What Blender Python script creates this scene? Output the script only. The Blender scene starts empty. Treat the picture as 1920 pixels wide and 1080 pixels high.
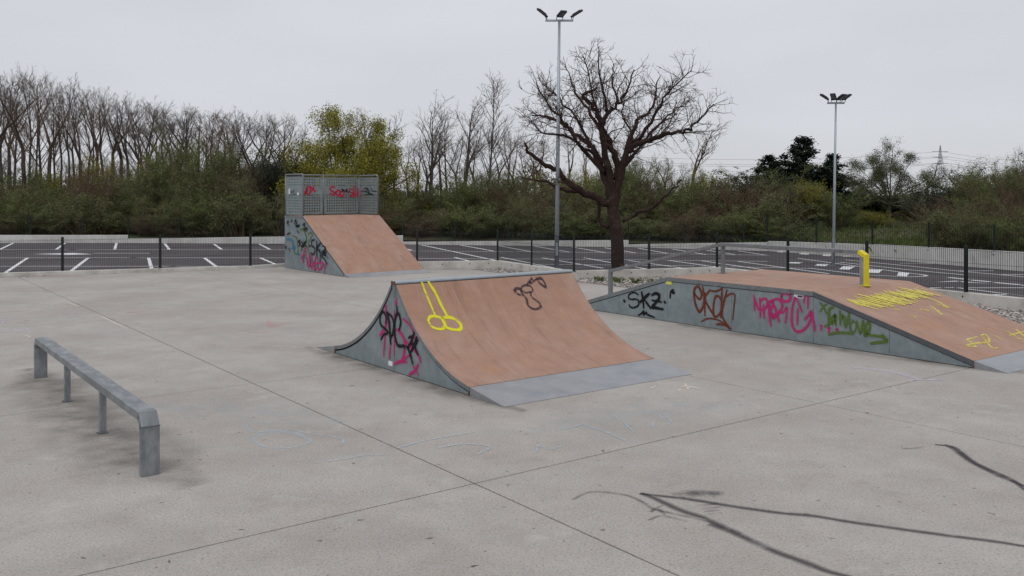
import bpy, bmesh, math, random
import numpy as np
from mathutils import Vector, Matrix
R = math.radians
sc = bpy.context.scene
COL = sc.collection
# ---------------------------------------------------------------- camera
cam = bpy.data.cameras.new("camera")
cam.sensor_width = 36.0
cam.lens = 31.69
cam.shift_y = -0.09115
cam.clip_start = 0.1
cam.clip_end = 5000
camo = bpy.data.objects.new("camera", cam)
camo.location = (0, 0, 2.7)
camo.rotation_euler = (R(90), 0, 0)
COL.objects.link(camo)
sc.camera = camo
# ---------------------------------------------------------------- sky (overcast: Nishita behind a grey cloud sheet) and soft sun
SUN_EL, SUN_AZ = 58.0, 200.0
w = bpy.data.worlds.new("World"); sc.world = w; w.use_nodes = True
nt = w.node_tree; nt.nodes.clear()
wo = nt.nodes.new("ShaderNodeOutputWorld"); bg = nt.nodes.new("ShaderNodeBackground")
sky = nt.nodes.new("ShaderNodeTexSky"); sky.sky_type = 'NISHITA'; sky.sun_disc = False
sky.sun_elevation = R(SUN_EL); sky.sun_rotation = R(SUN_AZ)
tc = nt.nodes.new("ShaderNodeTexCoord"); sx = nt.nodes.new("ShaderNodeSeparateXYZ")
nt.links.new(tc.outputs["Generated"], sx.inputs[0])
mr = nt.nodes.new("ShaderNodeMapRange"); mr.inputs[1].default_value = 0; mr.inputs[2].default_value = 1
mr.inputs[3].default_value = 6.5; mr.inputs[4].default_value = 8.6      # overcast sky: zenith brighter than horizon
nt.links.new(sx.outputs[2], mr.inputs[0])
nz = nt.nodes.new("ShaderNodeTexNoise"); nz.inputs["Scale"].default_value = 2.2; nz.inputs["Detail"].default_value = 3
mp = nt.nodes.new("ShaderNodeMapping"); mp.inputs["Scale"].default_value = (1, 1, 3.5)
nt.links.new(tc.outputs["Generated"], mp.inputs[0]); nt.links.new(mp.outputs[0], nz.inputs[0])
mr2 = nt.nodes.new("ShaderNodeMapRange"); mr2.inputs[1].default_value = .3; mr2.inputs[2].default_value = .7
mr2.inputs[3].default_value = .94; mr2.inputs[4].default_value = 1.06
nt.links.new(nz.outputs[0], mr2.inputs[0])
mu = nt.nodes.new("ShaderNodeMath"); mu.operation = 'MULTIPLY'
nt.links.new(mr.outputs[0], mu.inputs[0]); nt.links.new(mr2.outputs[0], mu.inputs[1])
cl = nt.nodes.new("ShaderNodeVectorMath"); cl.operation = 'SCALE'; cl.inputs[0].default_value = (.962, .982, 1.045)
nt.links.new(mu.outputs[0], cl.inputs["Scale"])
mx = nt.nodes.new("ShaderNodeMixRGB"); mx.inputs[0].default_value = .95
nt.links.new(sky.outputs[0], mx.inputs[1]); nt.links.new(cl.outputs[0], mx.inputs[2])
bg.inputs[1].default_value = 0.1
nt.links.new(mx.outputs[0], bg.inputs[0]); nt.links.new(bg.outputs[0], wo.inputs[0])
sl = bpy.data.lights.new("sun", 'SUN'); sl.energy = 0.9; sl.angle = R(45); sl.color = (1, .97, .93)
so = bpy.data.objects.new("sun", sl); COL.objects.link(so)
az = R(SUN_AZ)
so.rotation_euler = Vector((-math.sin(az) * math.cos(R(SUN_EL)), -math.cos(az) * math.cos(R(SUN_EL)), -math.sin(R(SUN_EL)))).to_track_quat('-Z', 'Y').to_euler()
so.location = (0, 0, 30)
sc.view_settings.view_transform = 'Standard'; sc.view_settings.look = 'None'
sc.view_settings.exposure = 0; sc.view_settings.gamma = 1; sc.view_settings.use_curve_mapping = False

# ---------------------------------------------------------------- materials
def lin(r, g, b):
    f = lambda c: ((c / 255 + .055) / 1.055) ** 2.4 if c > 10 else c / 255 / 12.92
    return (f(r), f(g), f(b), 1)
MATS = {}
def mat(name, col, rough=.8, metal=0, var=.12, scale=6, col2=None, fac2=(.45, .65), scale2=1.2, bump=0, bscale=60, island=0, spec=.3, stretch=None, detail=6):
    """procedural: base colour x fine noise, a second colour through a broad noise, bump"""
    m = bpy.data.materials.new(name); m.use_nodes = True; MATS[name] = m
    n = m.node_tree; p = n.nodes["Principled BSDF"]
    p.inputs["Roughness"].default_value = rough; p.inputs["Metallic"].default_value = metal
    p.inputs["Specular IOR Level"].default_value = spec
    t = n.nodes.new("ShaderNodeTexCoord"); src = t.outputs["Object"]
    if stretch:
        k = n.nodes.new("ShaderNodeMapping"); k.inputs["Scale"].default_value = stretch
        n.links.new(src, k.inputs[0]); src = k.outputs[0]
    a = n.nodes.new("ShaderNodeTexNoise"); a.inputs["Scale"].default_value = scale; a.inputs["Detail"].default_value = detail
    a.inputs["Roughness"].default_value = .65
    n.links.new(src, a.inputs[0])
    r = n.nodes.new("ShaderNodeMapRange"); r.inputs[1].default_value = .3; r.inputs[2].default_value = .7
    r.inputs[3].default_value = 1 - var; r.inputs[4].default_value = 1 + var
    n.links.new(a.outputs[0], r.inputs[0])
    last = None
    if col2:
        b = n.nodes.new("ShaderNodeTexNoise"); b.inputs["Scale"].default_value = scale2; b.inputs["Detail"].default_value = 5
        b.inputs["Roughness"].default_value = .6
        n.links.new(src, b.inputs[0])
        q = n.nodes.new("ShaderNodeMapRange"); q.inputs[1].default_value = fac2[0]; q.inputs[2].default_value = fac2[1]
        n.links.new(b.outputs[0], q.inputs[0])
        x = n.nodes.new("ShaderNodeMixRGB"); x.inputs[1].default_value = col; x.inputs[2].default_value = col2
        n.links.new(q.outputs[0], x.inputs[0]); last = x.outputs[0]
    s = n.nodes.new("ShaderNodeVectorMath"); s.operation = 'SCALE'
    if last: n.links.new(last, s.inputs[0])
    else: s.inputs[0].default_value = col[:3]
    fac = r.outputs[0]
    if island:
        g = n.nodes.new("ShaderNodeNewGeometry"); r2 = n.nodes.new("ShaderNodeMapRange")
        r2.inputs[3].default_value = 1 - island; r2.inputs[4].default_value = 1 + island
        n.links.new(g.outputs["Random Per Island"], r2.inputs[0])
        m2 = n.nodes.new("ShaderNodeMath"); m2.operation = 'MULTIPLY'
        n.links.new(fac, m2.inputs[0]); n.links.new(r2.outputs[0], m2.inputs[1]); fac = m2.outputs[0]
    n.links.new(fac, s.inputs["Scale"]); n.links.new(s.outputs[0], p.inputs["Base Color"])
    if bump:
        c = n.nodes.new("ShaderNodeTexNoise"); c.inputs["Scale"].default_value = bscale; c.inputs["Detail"].default_value = 4
        n.links.new(t.outputs["Object"], c.inputs[0])
        d = n.nodes.new("ShaderNodeBump"); d.inputs["Strength"].default_value = bump; d.inputs["Distance"].default_value = .01
        n.links.new(c.outputs[0], d.inputs["Height"]); n.links.new(d.outputs[0], p.inputs["Normal"])
    return m
def concrete_mat():
    m = mat('slab_concrete', (.364, .333, .301, 1), rough=.9, var=.07, scale=2.3, col2=(.43, .403, .37, 1), fac2=(.38, .64), scale2=.45, bump=.3, bscale=110, spec=.2)
    n = m.node_tree; p = n.nodes["Principled BSDF"]; src = p.inputs["Base Color"].links[0].from_socket
    t = n.nodes.new("ShaderNodeTexCoord")
    def layer(src, scale, lo, hi, col, amt, detail=3, stretch=None, rough=.6):
        co = t.outputs["Object"]
        if stretch:
            k = n.nodes.new("ShaderNodeMapping"); k.inputs["Scale"].default_value = stretch; k.inputs["Rotation"].default_value = (0, 0, R(36.9))
            n.links.new(co, k.inputs[0]); co = k.outputs[0]
        a = n.nodes.new("ShaderNodeTexNoise"); a.inputs["Scale"].default_value = scale; a.inputs["Detail"].default_value = detail; a.inputs["Roughness"].default_value = rough
        n.links.new(co, a.inputs[0])
        r = n.nodes.new("ShaderNodeMapRange"); r.inputs[1].default_value = lo; r.inputs[2].default_value = hi; r.inputs[4].default_value = amt
        n.links.new(a.outputs[0], r.inputs[0])
        x = n.nodes.new("ShaderNodeMixRGB"); x.inputs[2].default_value = col
        n.links.new(r.outputs[0], x.inputs[0]); n.links.new(src, x.inputs[1]); return x.outputs[0]
    src = layer(src, 42, .50, .66, (.16, .135, .12, 1), .55, 3, None, .75)   # dark aggregate
    src = layer(src, 60, .52, .68, (.64, .61, .57, 1), .5, 3, None, .75)     # pale grains
    src = layer(src, 150, .5, .65, (.17, .15, .135, 1), .45, 2)              # finest grit
    src = layer(src, .55, .5, .74, (.235, .212, .192, 1), .42, 6)              # broad darker areas
    src = layer(src, 1.7, .55, .75, (.22, .20, .18, 1), .42, 7, None, .75)
    src = layer(src, 1.1, .58, .76, (.53, .51, .48, 1), .6, 7, None, .7)    # pale worn patches
    src = layer(src, 9, .69, .74, (.09, .08, .075, 1), .7, 2)                # spots of grime
    n.links.new(src, p.inputs["Base Color"]); return m
concrete_mat()
mat('joint_dirt', (.045, .038, .032, 1), .95)
mat('wall_concrete', (.56, .54, .50, 1), .85, var=.12, scale=3, col2=(.40, .38, .345, 1), scale2=1.1, bump=.15, bscale=30)
mat('far_concrete', (.60, .59, .565, 1), .85, var=.1, scale=3, col2=(.48, .47, .445, 1), scale2=.8)
mat('asphalt', (.075, .066, .070, 1), .9, var=.15, scale=25, col2=(.095, .086, .088, 1), scale2=.25, spec=.25)
mat('road_paint', (.72, .72, .73, 1), .7, var=.08, scale=8, col2=(.5, .5, .5, 1), fac2=(.55, .8), scale2=3)
mat('earth', (.07, .06, .035, 1), .95, var=.3, scale=2, col2=(.055, .075, .025, 1), scale2=.4)
mat('gravel_base', (.22, .20, .185, 1), .95, var=.3, scale=20)
mat('gravel_stone', (.36, .33, .305, 1), .9, var=.1, island=.5)
mat('steel_sheet', (.222, .262, .275, 1), .5, .35, var=.13, scale=7, col2=(.285, .33, .345, 1), fac2=(.4, .75), scale2=2.2, bump=.03, bscale=4)
mat('steel_tube', (.20, .215, .225, 1), .48, .4, var=.16, scale=14, col2=(.13, .125, .12, 1), fac2=(.55, .75), scale2=5)
mat('worn_steel', (.185, .20, .21, 1), .5, .4, var=.12, scale=22, col2=(.30, .315, .33, 1), fac2=(.42, .7), scale2=9, stretch=(1, .4, .4))
mat('toe_plate', (.335, .343, .355, 1), .42, .5, var=.08, scale=6, col2=(.28, .295, .32, 1), scale2=2)
mat('edge_steel', (.105, .115, .125, 1), .5, .35, var=.15, scale=8)
mat('gap_black', (.008, .008, .008, 1), .9)
mat('rust', (.15, .065, .03, 1), .9, var=.35, scale=30)
mat('deck_board', (.345, .196, .135, 1), .62, var=.10, scale=4, col2=(.34, .208, .152, 1), fac2=(.4, .7), scale2=1.3, spec=.3)
def deck_wear():
    m = MATS['deck_board']; n = m.node_tree; p = n.nodes["Principled BSDF"]; src = p.inputs["Base Color"].links[0].from_socket
    t = n.nodes.new("ShaderNodeTexCoord")
    for scale, st, lo, hi, col, amt in ((1.6, (1.5, .8, .8), .5, .8, (.43, .315, .255, 1), .5), (2.5, (3.2, .5, .5), .56, .8, (.15, .10, .08, 1), .55), (7, (5, .35, .35), .58, .75, (.45, .34, .29, 1), .4), (30, (1, 1, 1), .73, .76, (.6, .54, .5, 1), .7), (1.6, (1, 1, 1), .6, .75, (.40, .20, .08, 1), .45)):
        k = n.nodes.new("ShaderNodeMapping"); k.inputs["Scale"].default_value = st; n.links.new(t.outputs["Object"], k.inputs[0])
        a = n.nodes.new("ShaderNodeTexNoise"); a.inputs["Scale"].default_value = scale; a.inputs["Detail"].default_value = 5
        n.links.new(k.outputs[0], a.inputs[0])
        r = n.nodes.new("ShaderNodeMapRange"); r.inputs[1].default_value = lo; r.inputs[2].default_value = hi; r.inputs[4].default_value = amt
        n.links.new(a.outputs[0], r.inputs[0])
        x = n.nodes.new("ShaderNodeMixRGB"); x.inputs[2].default_value = col
        n.links.new(r.outputs[0], x.inputs[0]); n.links.new(src, x.inputs[1]); src = x.outputs[0]
    n.links.new(src, p.inputs["Base Color"])
deck_wear()
mat('yellow_paint', (.66, .56, .015, 1), .5, var=.08, scale=9, col2=(.5, .43, .05, 1), fac2=(.6, .8), scale2=6)
mat('fence_green', (.010, .017, .015, 1), .5, spec=.3)
mat('galvanised', (.36, .40, .43, 1), .45, .4, var=.08, scale=10)
mat('lamp_black', (.02, .02, .028, 1), .5)
mat('lamp_glass', (.16, .16, .18, 1), .25)
mat('sticker_yellow', (.62, .62, .12, 1), .6)
mat('sticker_white', (.72, .73, .75, 1), .5)
mat('sticker_ink', (.03, .04, .08, 1), .5)
mat('oak_bark', (.036, .020, .016, 1), .95, var=.4, scale=9, col2=(.075, .058, .045, 1), fac2=(.55, .75), scale2=3, bump=1.0, bscale=14)
mat('oak_twig', (.070, .042, .035, 1), .95, var=.3, scale=3)
mat('bark_dark', (.055, .046, .042, 1), .95, var=.3, scale=4)
mat('bark_brown', (.075, .052, .042, 1), .95, var=.3, scale=4)
mat('bark_pale', (.105, .092, .082, 1), .9, var=.3, scale=6)
mat('twig_grey', (0.138, 0.116, 0.104, 1), .95, var=.25, scale=2)
mat('twig_brown', (0.140, 0.092, 0.063, 1), .95, var=.25, scale=2)
mat('leaf_olive', (.124, .136, .054, 1), .8, var=.3, scale=.7, island=.45)
mat('leaf_green', (.118, .150, .046, 1), .8, var=.3, scale=.7, island=.45)
mat('leaf_brown', (.125, .090, .055, 1), .85, var=.3, scale=.7, island=.45)
mat('leaf_bud', (.235, .220, .028, 1), .75, var=.2, scale=.7, island=.35)
mat('leaf_dark', (.016, .026, .014, 1), .75, var=.3, scale=1, island=.4)
mat('leaf_ivy', (.10, .105, .055, 1), .8, var=.3, scale=1, island=.4)
mat('grass', (.085, .11, .025, 1), .85, var=.3, scale=1, island=.4)
mat('litter', (.10, .06, .035, 1), .9, island=.5)
def paint(name, col, op=1.0, lo=.25, hi=.4, nscale=12, edge=.35, stretch=None):
    """sprayed or chalked stroke: soft across its width, broken by noise"""
    m = bpy.data.materials.new(name); m.use_nodes = True; MATS[name] = m
    n = m.node_tree; p = n.nodes["Principled BSDF"]; p.inputs["Base Color"].default_value = col; p.inputs["Roughness"].default_value = .7
    p.inputs["Specular IOR Level"].default_value = .2
    u = n.nodes.new("ShaderNodeUVMap"); s = n.nodes.new("ShaderNodeSeparateXYZ"); n.links.new(u.outputs[0], s.inputs[0])
    def M(op_, a, b=None):
        k = n.nodes.new("ShaderNodeMath"); k.operation = op_
        for i, v in enumerate((a, b)):
            if v is None: continue
            if isinstance(v, (int, float)): k.inputs[i].default_value = v
            else: n.links.new(v, k.inputs[i])
        return k.outputs[0]
    d = M('SUBTRACT', 1.0, M('ABSOLUTE', M('SUBTRACT', M('MULTIPLY', s.outputs[1], 2.0), 1.0)))
    r = n.nodes.new("ShaderNodeMapRange"); r.inputs[2].default_value = edge; n.links.new(d, r.inputs[0])
    t = n.nodes.new("ShaderNodeTexCoord"); a = n.nodes.new("ShaderNodeTexNoise"); a.inputs["Scale"].default_value = nscale; a.inputs["Detail"].default_value = 4
    n.links.new(t.outputs["Object"], a.inputs[0])
    r2 = n.nodes.new("ShaderNodeMapRange"); r2.inputs[1].default_value = lo; r2.inputs[2].default_value = hi; n.links.new(a.outputs[0], r2.inputs[0])
    f = M('MULTIPLY', M('MULTIPLY', r.outputs[0], r2.outputs[0]), op)
    tr = n.nodes.new("ShaderNodeBsdfTransparent"); ms = n.nodes.new("ShaderNodeMixShader")
    n.links.new(f, ms.inputs[0]); n.links.new(tr.outputs[0], ms.inputs[1]); n.links.new(p.outputs[0], ms.inputs[2])
    n.links.new(ms.outputs[0], n.nodes["Material Output"].inputs[0]); return m
for nm_, c_ in (('black', (.008, .008, .010, 1)), ('rust', (.15, .035, .018, 1)), ('pink', (.46, .03, .16, 1)), ('red', (.50, .02, .06, 1)), ('green', (.10, .16, .03, 1)), ('blue', (.05, .20, .36, 1)), ('yellow', (.68, .64, .03, 1))): paint('mist_' + nm_, c_, .2, .3, .7, 30, 1.0)
paint('spray_black', (.008, .008, .010, 1))
paint('spray_rust', (.15, .035, .018, 1), .95)
paint('spray_pink', (.46, .03, .16, 1), .95)
paint('spray_red', (.50, .02, .06, 1), .95)
paint('spray_green', (.10, .16, .03, 1), .9)
paint('spray_blue', (.05, .20, .36, 1), .85)
paint('spray_yellow', (.68, .64, .03, 1), .95)
paint('crayon_yellow', (.68, .60, .12, 1), .85, .30, .48, 16)
paint('marker_violet', (.05, .03, .05, 1), .75, .2, .5, 14, .6)
paint('asphalt_spray', (.060, .050, .060, 1), .74, .1, .45, 5, 1.0)
paint('asphalt_mist', (.05, .04, .05, 1), .45, .3, .62, 7, 1.0)
paint('chalk_blue', (.44, .58, .70, 1), .72, .32, .6, 16, 1.0)
paint('chalk_dust', (.46, .54, .60, 1), .3, .38, .7, 4, 1.0)
paint('chalk_pink', (.66, .38, .36, 1), .75, .3, .58, 12, .9)
paint('chalk_lilac', (.58, .50, .64, 1), .75, .3, .58, 12, .9)
paint('chalk_cream', (.68, .60, .52, 1), .85, .3, .5, 14, .6)
paint('grime_contact_shade', (.09, .078, .068, 1), .45, .3, .7, 2.5, 1.0)  # dirt and soft contact shade painted together on the slab
paint('scuff', (.06, .05, .045, 1), .7, .3, .5, 12, .8)

# ---------------------------------------------------------------- builders
def obj(name, verts, faces, m, parent=None, smooth=False, uv=None, loc=None):
    me = bpy.data.meshes.new(name)
    me.from_pydata([tuple(v) for v in verts], [], faces)
    if m: me.materials.append(MATS[m])
    if smooth: me.polygons.foreach_set('use_smooth', [True] * len(me.polygons))
    if uv is not None:
        l = me.uv_layers.new(name="UVMap"); l.data.foreach_set('uv', uv)
    me.update()
    o = bpy.data.objects.new(name, me); COL.objects.link(o)
    if parent: o.parent = parent
    if loc is not None: o.location = loc
    return o
def tag(o, label=None, cat=None, group=None, kind=None):
    if label: o['label'] = label
    if cat: o['category'] = cat
    if group: o['group'] = group
    if kind: o['kind'] = kind
    return o
def thing(name, label, cat, group=None, loc=(0, 0, 0), rz=0):
    o = bpy.data.objects.new(name, None); COL.objects.link(o); o.empty_display_size = .2
    o.location = loc; o.rotation_euler = (0, 0, rz); return tag(o, label, cat, group)
class MB:
    def __init__(s): s.v = []; s.f = []
    def add(s, v, f):
        b = len(s.v); s.v += [tuple(p) for p in v]; s.f += [tuple(i + b for i in q) for q in f]; return s
    def box(s, x0, x1, y0, y1, z0, z1, M=None):
        v = [Vector(p) for p in ((x0, y0, z0), (x1, y0, z0), (x1, y1, z0), (x0, y1, z0), (x0, y0, z1), (x1, y0, z1), (x1, y1, z1), (x0, y1, z1))]
        if M: v = [M @ p for p in v]
        return s.add(v, [(0, 3, 2, 1), (4, 5, 6, 7), (0, 1, 5, 4), (1, 2, 6, 5), (2, 3, 7, 6), (3, 0, 4, 7)])
    def tube(s, pts, r, k=8, caps=True):
        pts = [Vector(p) for p in pts]; n = len(pts); rr = r if isinstance(r, (list, tuple)) else [r] * n
        V = []
        for i, p in enumerate(pts):
            t = (pts[min(i + 1, n - 1)] - pts[max(i - 1, 0)]).normalized()
            ref = Vector((0, 0, 1)) if abs(t.z) < .9 else Vector((1, 0, 0))
            a = t.cross(ref).normalized(); b = t.cross(a)
            V += [p + (a * math.cos(2 * math.pi * j / k) + b * math.sin(2 * math.pi * j / k)) * rr[i] for j in range(k)]
        F = [(i * k + j, i * k + (j + 1) % k, (i + 1) * k + (j + 1) % k, (i + 1) * k + j) for i in range(n - 1) for j in range(k)]
        if caps: F += [tuple(range(k - 1, -1, -1)), tuple((n - 1) * k + j for j in range(k))]
        return s.add(V, F)
    def prism(s, poly, y0, y1):                      # poly in (x,z), extruded along y
        n = len(poly)
        V = [(x, y0, z) for x, z in poly] + [(x, y1, z) for x, z in poly]
        F = [tuple(range(n)), tuple(range(2 * n - 1, n - 1, -1))] + [(i, i + n, (i + 1) % n + n, (i + 1) % n) for i in range(n)]
        return s.add(V, F)
    def build(s, name, m, parent=None, smooth=False, loc=None, bevel=0):
        o = obj(name, s.v, s.f, m, parent, smooth, loc=loc)
        bm = bmesh.new(); bm.from_mesh(o.data); bmesh.ops.recalc_face_normals(bm, faces=bm.faces); bm.to_mesh(o.data); bm.free()
        if bevel:
            b = o.modifiers.new('bevel', 'BEVEL'); b.width = bevel; b.segments = 2; b.limit_method = 'ANGLE'
        return o
def strokes(txt): return [[tuple(float(q) for q in p.split(',')) for p in s.split()] for s in txt.split(';')]
def smooth_line(P, n=5):
    if len(P) < 3: return [P[0], ((P[0][0] + P[1][0]) / 2, (P[0][1] + P[1][1]) / 2), P[1]] if len(P) == 2 else P
    P = [np.array(p) for p in P]; Q = [2 * P[0] - P[1]] + P + [2 * P[-1] - P[-2]]; out = []
    for i in range(1, len(Q) - 2):
        a, b, c, d = Q[i - 1:i + 3]
        for k in range(n):
            t = k / n
            out.append(.5 * (2 * b + (c - a) * t + (2 * a - 5 * b + 4 * c - d) * t * t + (3 * b - a - 3 * c + d) * t ** 3))
    out.append(P[-1]); return [tuple(p) for p in out]
def ribbon(name, txt, width, m, mapper, parent, lift=.002, taper=.75, seed=1, wob=.15, label=None):
    """brush strokes lying on a surface; mapper(u,v,h) -> point, h = height above it"""
    rnd = random.Random(seed); V = []; F = []; UV = []
    for k, s in enumerate(strokes(txt)):
        L = smooth_line(s); n = len(L); h = lift + k * .00035; dist = 0
        wk = width * rnd.uniform(1 - wob, 1 + wob); b = len(V)
        for i, p in enumerate(L):
            a, c = L[max(i - 1, 0)], L[min(i + 1, n - 1)]
            dx, dy = c[0] - a[0], c[1] - a[1]; d = math.hypot(dx, dy) or 1e-6
            if i: dist += math.hypot(p[0] - L[i - 1][0], p[1] - L[i - 1][1])
            e = min(i, n - 1 - i) / max(1, n - 1) * 2
            ww = wk * (taper + (1 - taper) * min(1, e * 3)) * rnd.uniform(.92, 1.08)
            ext = wk * .35
            ox, oy = (0, 0)
            if i == 0: ox, oy = -dx / d * ext, -dy / d * ext
            if i == n - 1: ox, oy = dx / d * ext, dy / d * ext
            nx, ny = -dy / d * ww / 2, dx / d * ww / 2
            V += [mapper(p[0] + ox + nx, p[1] + oy + ny, h), mapper(p[0] + ox - nx, p[1] + oy - ny, h)]
            if i:
                F.append((b + 2 * i - 2, b + 2 * i, b + 2 * i + 1, b + 2 * i - 1)); UV += [dist, 0, dist, 0, dist, 1, dist, 1]
    o = obj(name, V, F, m, parent, uv=UV)
    if label: o['label'] = label
    return o
J0 = Vector((-.35, 8.43)); UA = Vector((.8, .6)); UC = Vector((-.6, .8)); PHI = math.atan2(.6, .8)
def ac(a, c): return J0 + UA * a + UC * c
T = {}
T['fb_skz']='7.28,0.50 7.36,0.53 7.47,0.52 7.56,0.46 7.57,0.40 7.49,0.37 7.35,0.39 7.26,0.36 7.25,0.29 7.31,0.23 7.44,0.19 7.53,0.21 7.55,0.24;7.16,0.55 7.13,0.44 7.10,0.24;6.94,0.54 7.04,0.47 7.19,0.35;7.08,0.40 6.89,0.24;6.84,0.53 6.74,0.57 6.64,0.55 6.64,0.48 6.70,0.40 6.84,0.27 6.72,0.26 6.54,0.25;6.84,0.41 6.70,0.41 6.58,0.40;7.71,0.32 7.69,0.31;6.48,0.41 6.46,0.40;7.25,0.05 7.17,0.09 7.10,0.15 7.10,0.07 7.02,0.13 6.99,0.09 6.90,0.07 6.78,0.05;6.32,0.52 6.30,0.64 6.23,0.69;6.26,0.64 6.21,0.63'
T['fb_ekan']='5.65,0.67 5.51,0.56 5.45,0.66 5.51,0.79 5.58,0.81 5.65,0.72 5.63,0.50 5.56,0.35 5.49,0.31 5.40,0.45 5.37,0.69;5.42,0.82 5.38,0.58 5.36,0.25;5.24,0.76 5.36,0.57 5.14,0.28;5.24,0.76 5.07,0.76 4.92,0.83;4.93,0.57 5.00,0.66 5.09,0.64 5.14,0.44 5.12,0.26 5.03,0.27 4.95,0.36;4.92,0.83 4.93,0.52 4.95,0.25;4.80,0.80 4.86,0.60 4.92,0.31 4.83,0.16 4.71,0.05;4.86,0.63 4.73,0.73 4.60,0.73 4.62,0.50 4.65,0.24;5.45,0.11 5.31,0.18 5.10,0.20 4.90,0.15 4.73,0.06;5.05,0.10 4.86,0.11 4.71,0.05'
T['fb_pink']='4.14,0.76 4.13,0.62 4.12,0.47;4.13,0.70 4.03,0.50;4.00,0.71 3.99,0.54 3.99,0.36;3.97,0.68 3.89,0.72 3.82,0.67 3.87,0.53 3.95,0.50;3.91,0.59 3.90,0.36;3.79,0.64 3.78,0.40 3.74,0.23;3.80,0.67 3.70,0.69 3.72,0.57 3.78,0.53;3.70,0.71 3.59,0.74 3.49,0.67 3.51,0.56 3.61,0.47 3.74,0.41;3.70,0.68 3.62,0.50 3.56,0.33;3.78,0.64 3.72,0.41 3.68,0.37 3.61,0.45;3.57,0.47 3.46,0.51 3.38,0.60 3.42,0.32;3.51,0.79 3.48,0.85 3.38,0.86 3.31,0.81 3.33,0.74 3.42,0.71 3.49,0.74 3.51,0.80;3.21,0.80 3.26,0.64 3.28,0.46 3.26,0.27 3.17,0.18 3.04,0.22 2.93,0.33 2.88,0.45 2.86,0.58;2.99,0.43 2.92,0.51 2.86,0.58 2.82,0.42 2.79,0.25;3.18,0.80 3.06,0.56;3.15,0.59 3.16,0.32;3.01,0.87 3.01,0.73;2.93,0.87 2.93,0.64;2.67,0.35 2.65,0.34 2.66,0.27;2.51,0.33 2.49,0.32 2.50,0.26;2.34,0.33 2.33,0.32 2.33,0.26'
T['fb_green']='2.67,0.75 2.61,0.69 2.54,0.57;2.67,0.61 2.59,0.71 2.54,0.74;2.42,0.70 2.49,0.66 2.50,0.51 2.50,0.39 2.57,0.35;2.39,0.57 2.45,0.49 2.44,0.41 2.38,0.49 2.38,0.58 2.36,0.40;2.28,0.65 2.27,0.42;2.27,0.52 2.21,0.57 2.17,0.40;2.10,0.64 2.14,0.46 2.17,0.39;2.10,0.64 2.08,0.35;2.03,0.50 2.08,0.41 2.04,0.31 1.98,0.34 1.96,0.45 2.02,0.50;1.95,0.51 1.88,0.30 1.84,0.53;1.82,0.50 1.80,0.27 1.71,0.40 1.71,0.51 1.77,0.48 1.77,0.33 1.71,0.30 1.56,0.30 1.47,0.29 1.39,0.24;1.47,0.33 1.39,0.24 1.53,0.20 1.68,0.16;2.50,0.21 2.35,0.26 2.19,0.28 2.03,0.28'
T['fb_yel']='0.39,2.36 0.32,2.07 0.38,2.27 0.73,1.99;0.64,2.27 0.47,2.06 0.34,2.14;1.00,2.39 1.02,1.89 1.40,2.42 1.44,1.90 0.93,2.31 1.06,1.95;1.96,2.52 1.75,1.96 2.00,2.46 2.00,1.97;1.69,2.37 1.76,2.01;2.38,2.50 2.69,2.09 2.51,2.43 2.80,2.17;2.98,2.51 3.05,2.36;2.52,2.12 2.53,1.87 2.41,1.57;2.04,1.74 1.97,1.59 1.79,1.39;1.59,1.66 1.70,1.59;2.35,1.75 2.39,1.60;0.88,0.48 0.76,0.28 0.60,0.35 0.88,0.37 0.91,0.50 1.31,0.53;0.81,0.38 1.18,0.33;1.49,0.55 1.64,0.55 1.50,0.42 1.25,0.32 1.45,0.51 1.06,0.17 1.17,0.12;1.80,0.48 1.75,0.32;2.37,0.52 2.28,0.33;2.17,0.39 2.80,0.42;2.73,0.52 2.47,0.28;2.20,0.26 2.29,0.20;0.95,1.81 1.01,1.73;0.98,1.51 0.97,1.42'
T['sp_black']='5.35,0.72 5.34,0.81 5.42,0.88 5.51,0.84 5.54,0.74 5.49,0.66 5.35,0.62 5.29,0.57 5.41,0.53 5.50,0.45;5.31,0.88 5.25,0.75 5.22,0.57 5.20,0.43;5.31,0.88 5.17,0.84 5.10,0.74 5.13,0.59 5.20,0.50;4.93,0.67 4.89,0.79 4.95,0.90 5.01,0.89 5.07,0.77 5.07,0.57 5.00,0.44 4.93,0.42 4.80,0.44 4.78,0.42;4.65,0.58 4.54,0.62;4.49,0.68 4.58,0.53 4.68,0.42;4.71,0.44 4.63,0.37 4.54,0.22;4.41,0.63 4.60,0.36;4.39,0.58 4.53,0.42;4.58,0.53 4.48,0.47 4.39,0.37;5.00,1.00 5.00,0.92'
T['sp_pink']='5.35,0.97 5.35,0.69 5.53,0.51;5.38,0.53 5.42,0.21;5.21,0.42 5.24,0.20;5.09,0.92 5.09,0.26;5.03,1.11 5.04,1.03;4.83,0.84 4.65,0.78 4.53,0.68 4.46,0.53;5.00,0.66 4.85,0.59 4.78,0.50 4.79,0.35 4.85,0.22;4.78,0.53 4.58,0.45 4.39,0.37 4.33,0.28;5.08,0.13 4.95,0.18 4.73,0.21;4.98,0.15 4.78,0.25 4.65,0.32;4.63,0.04 4.48,0.12 4.39,0.22;4.52,0.17 4.39,0.08'
T['deck_yel']='0.45,-0.06 0.45,-0.17 0.45,-0.35 0.44,-0.50;0.57,-0.07 0.62,-0.20 0.63,-0.37 0.64,-0.51;0.28,-0.54 0.34,-0.49 0.44,-0.49 0.52,-0.53 0.53,-0.60 0.46,-0.68 0.36,-0.68 0.28,-0.63 0.28,-0.54;0.52,-0.54 0.60,-0.52 0.71,-0.54 0.78,-0.62 0.77,-0.69 0.70,-0.73 0.59,-0.71 0.52,-0.67 0.52,-0.60 0.52,-0.54'
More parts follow.
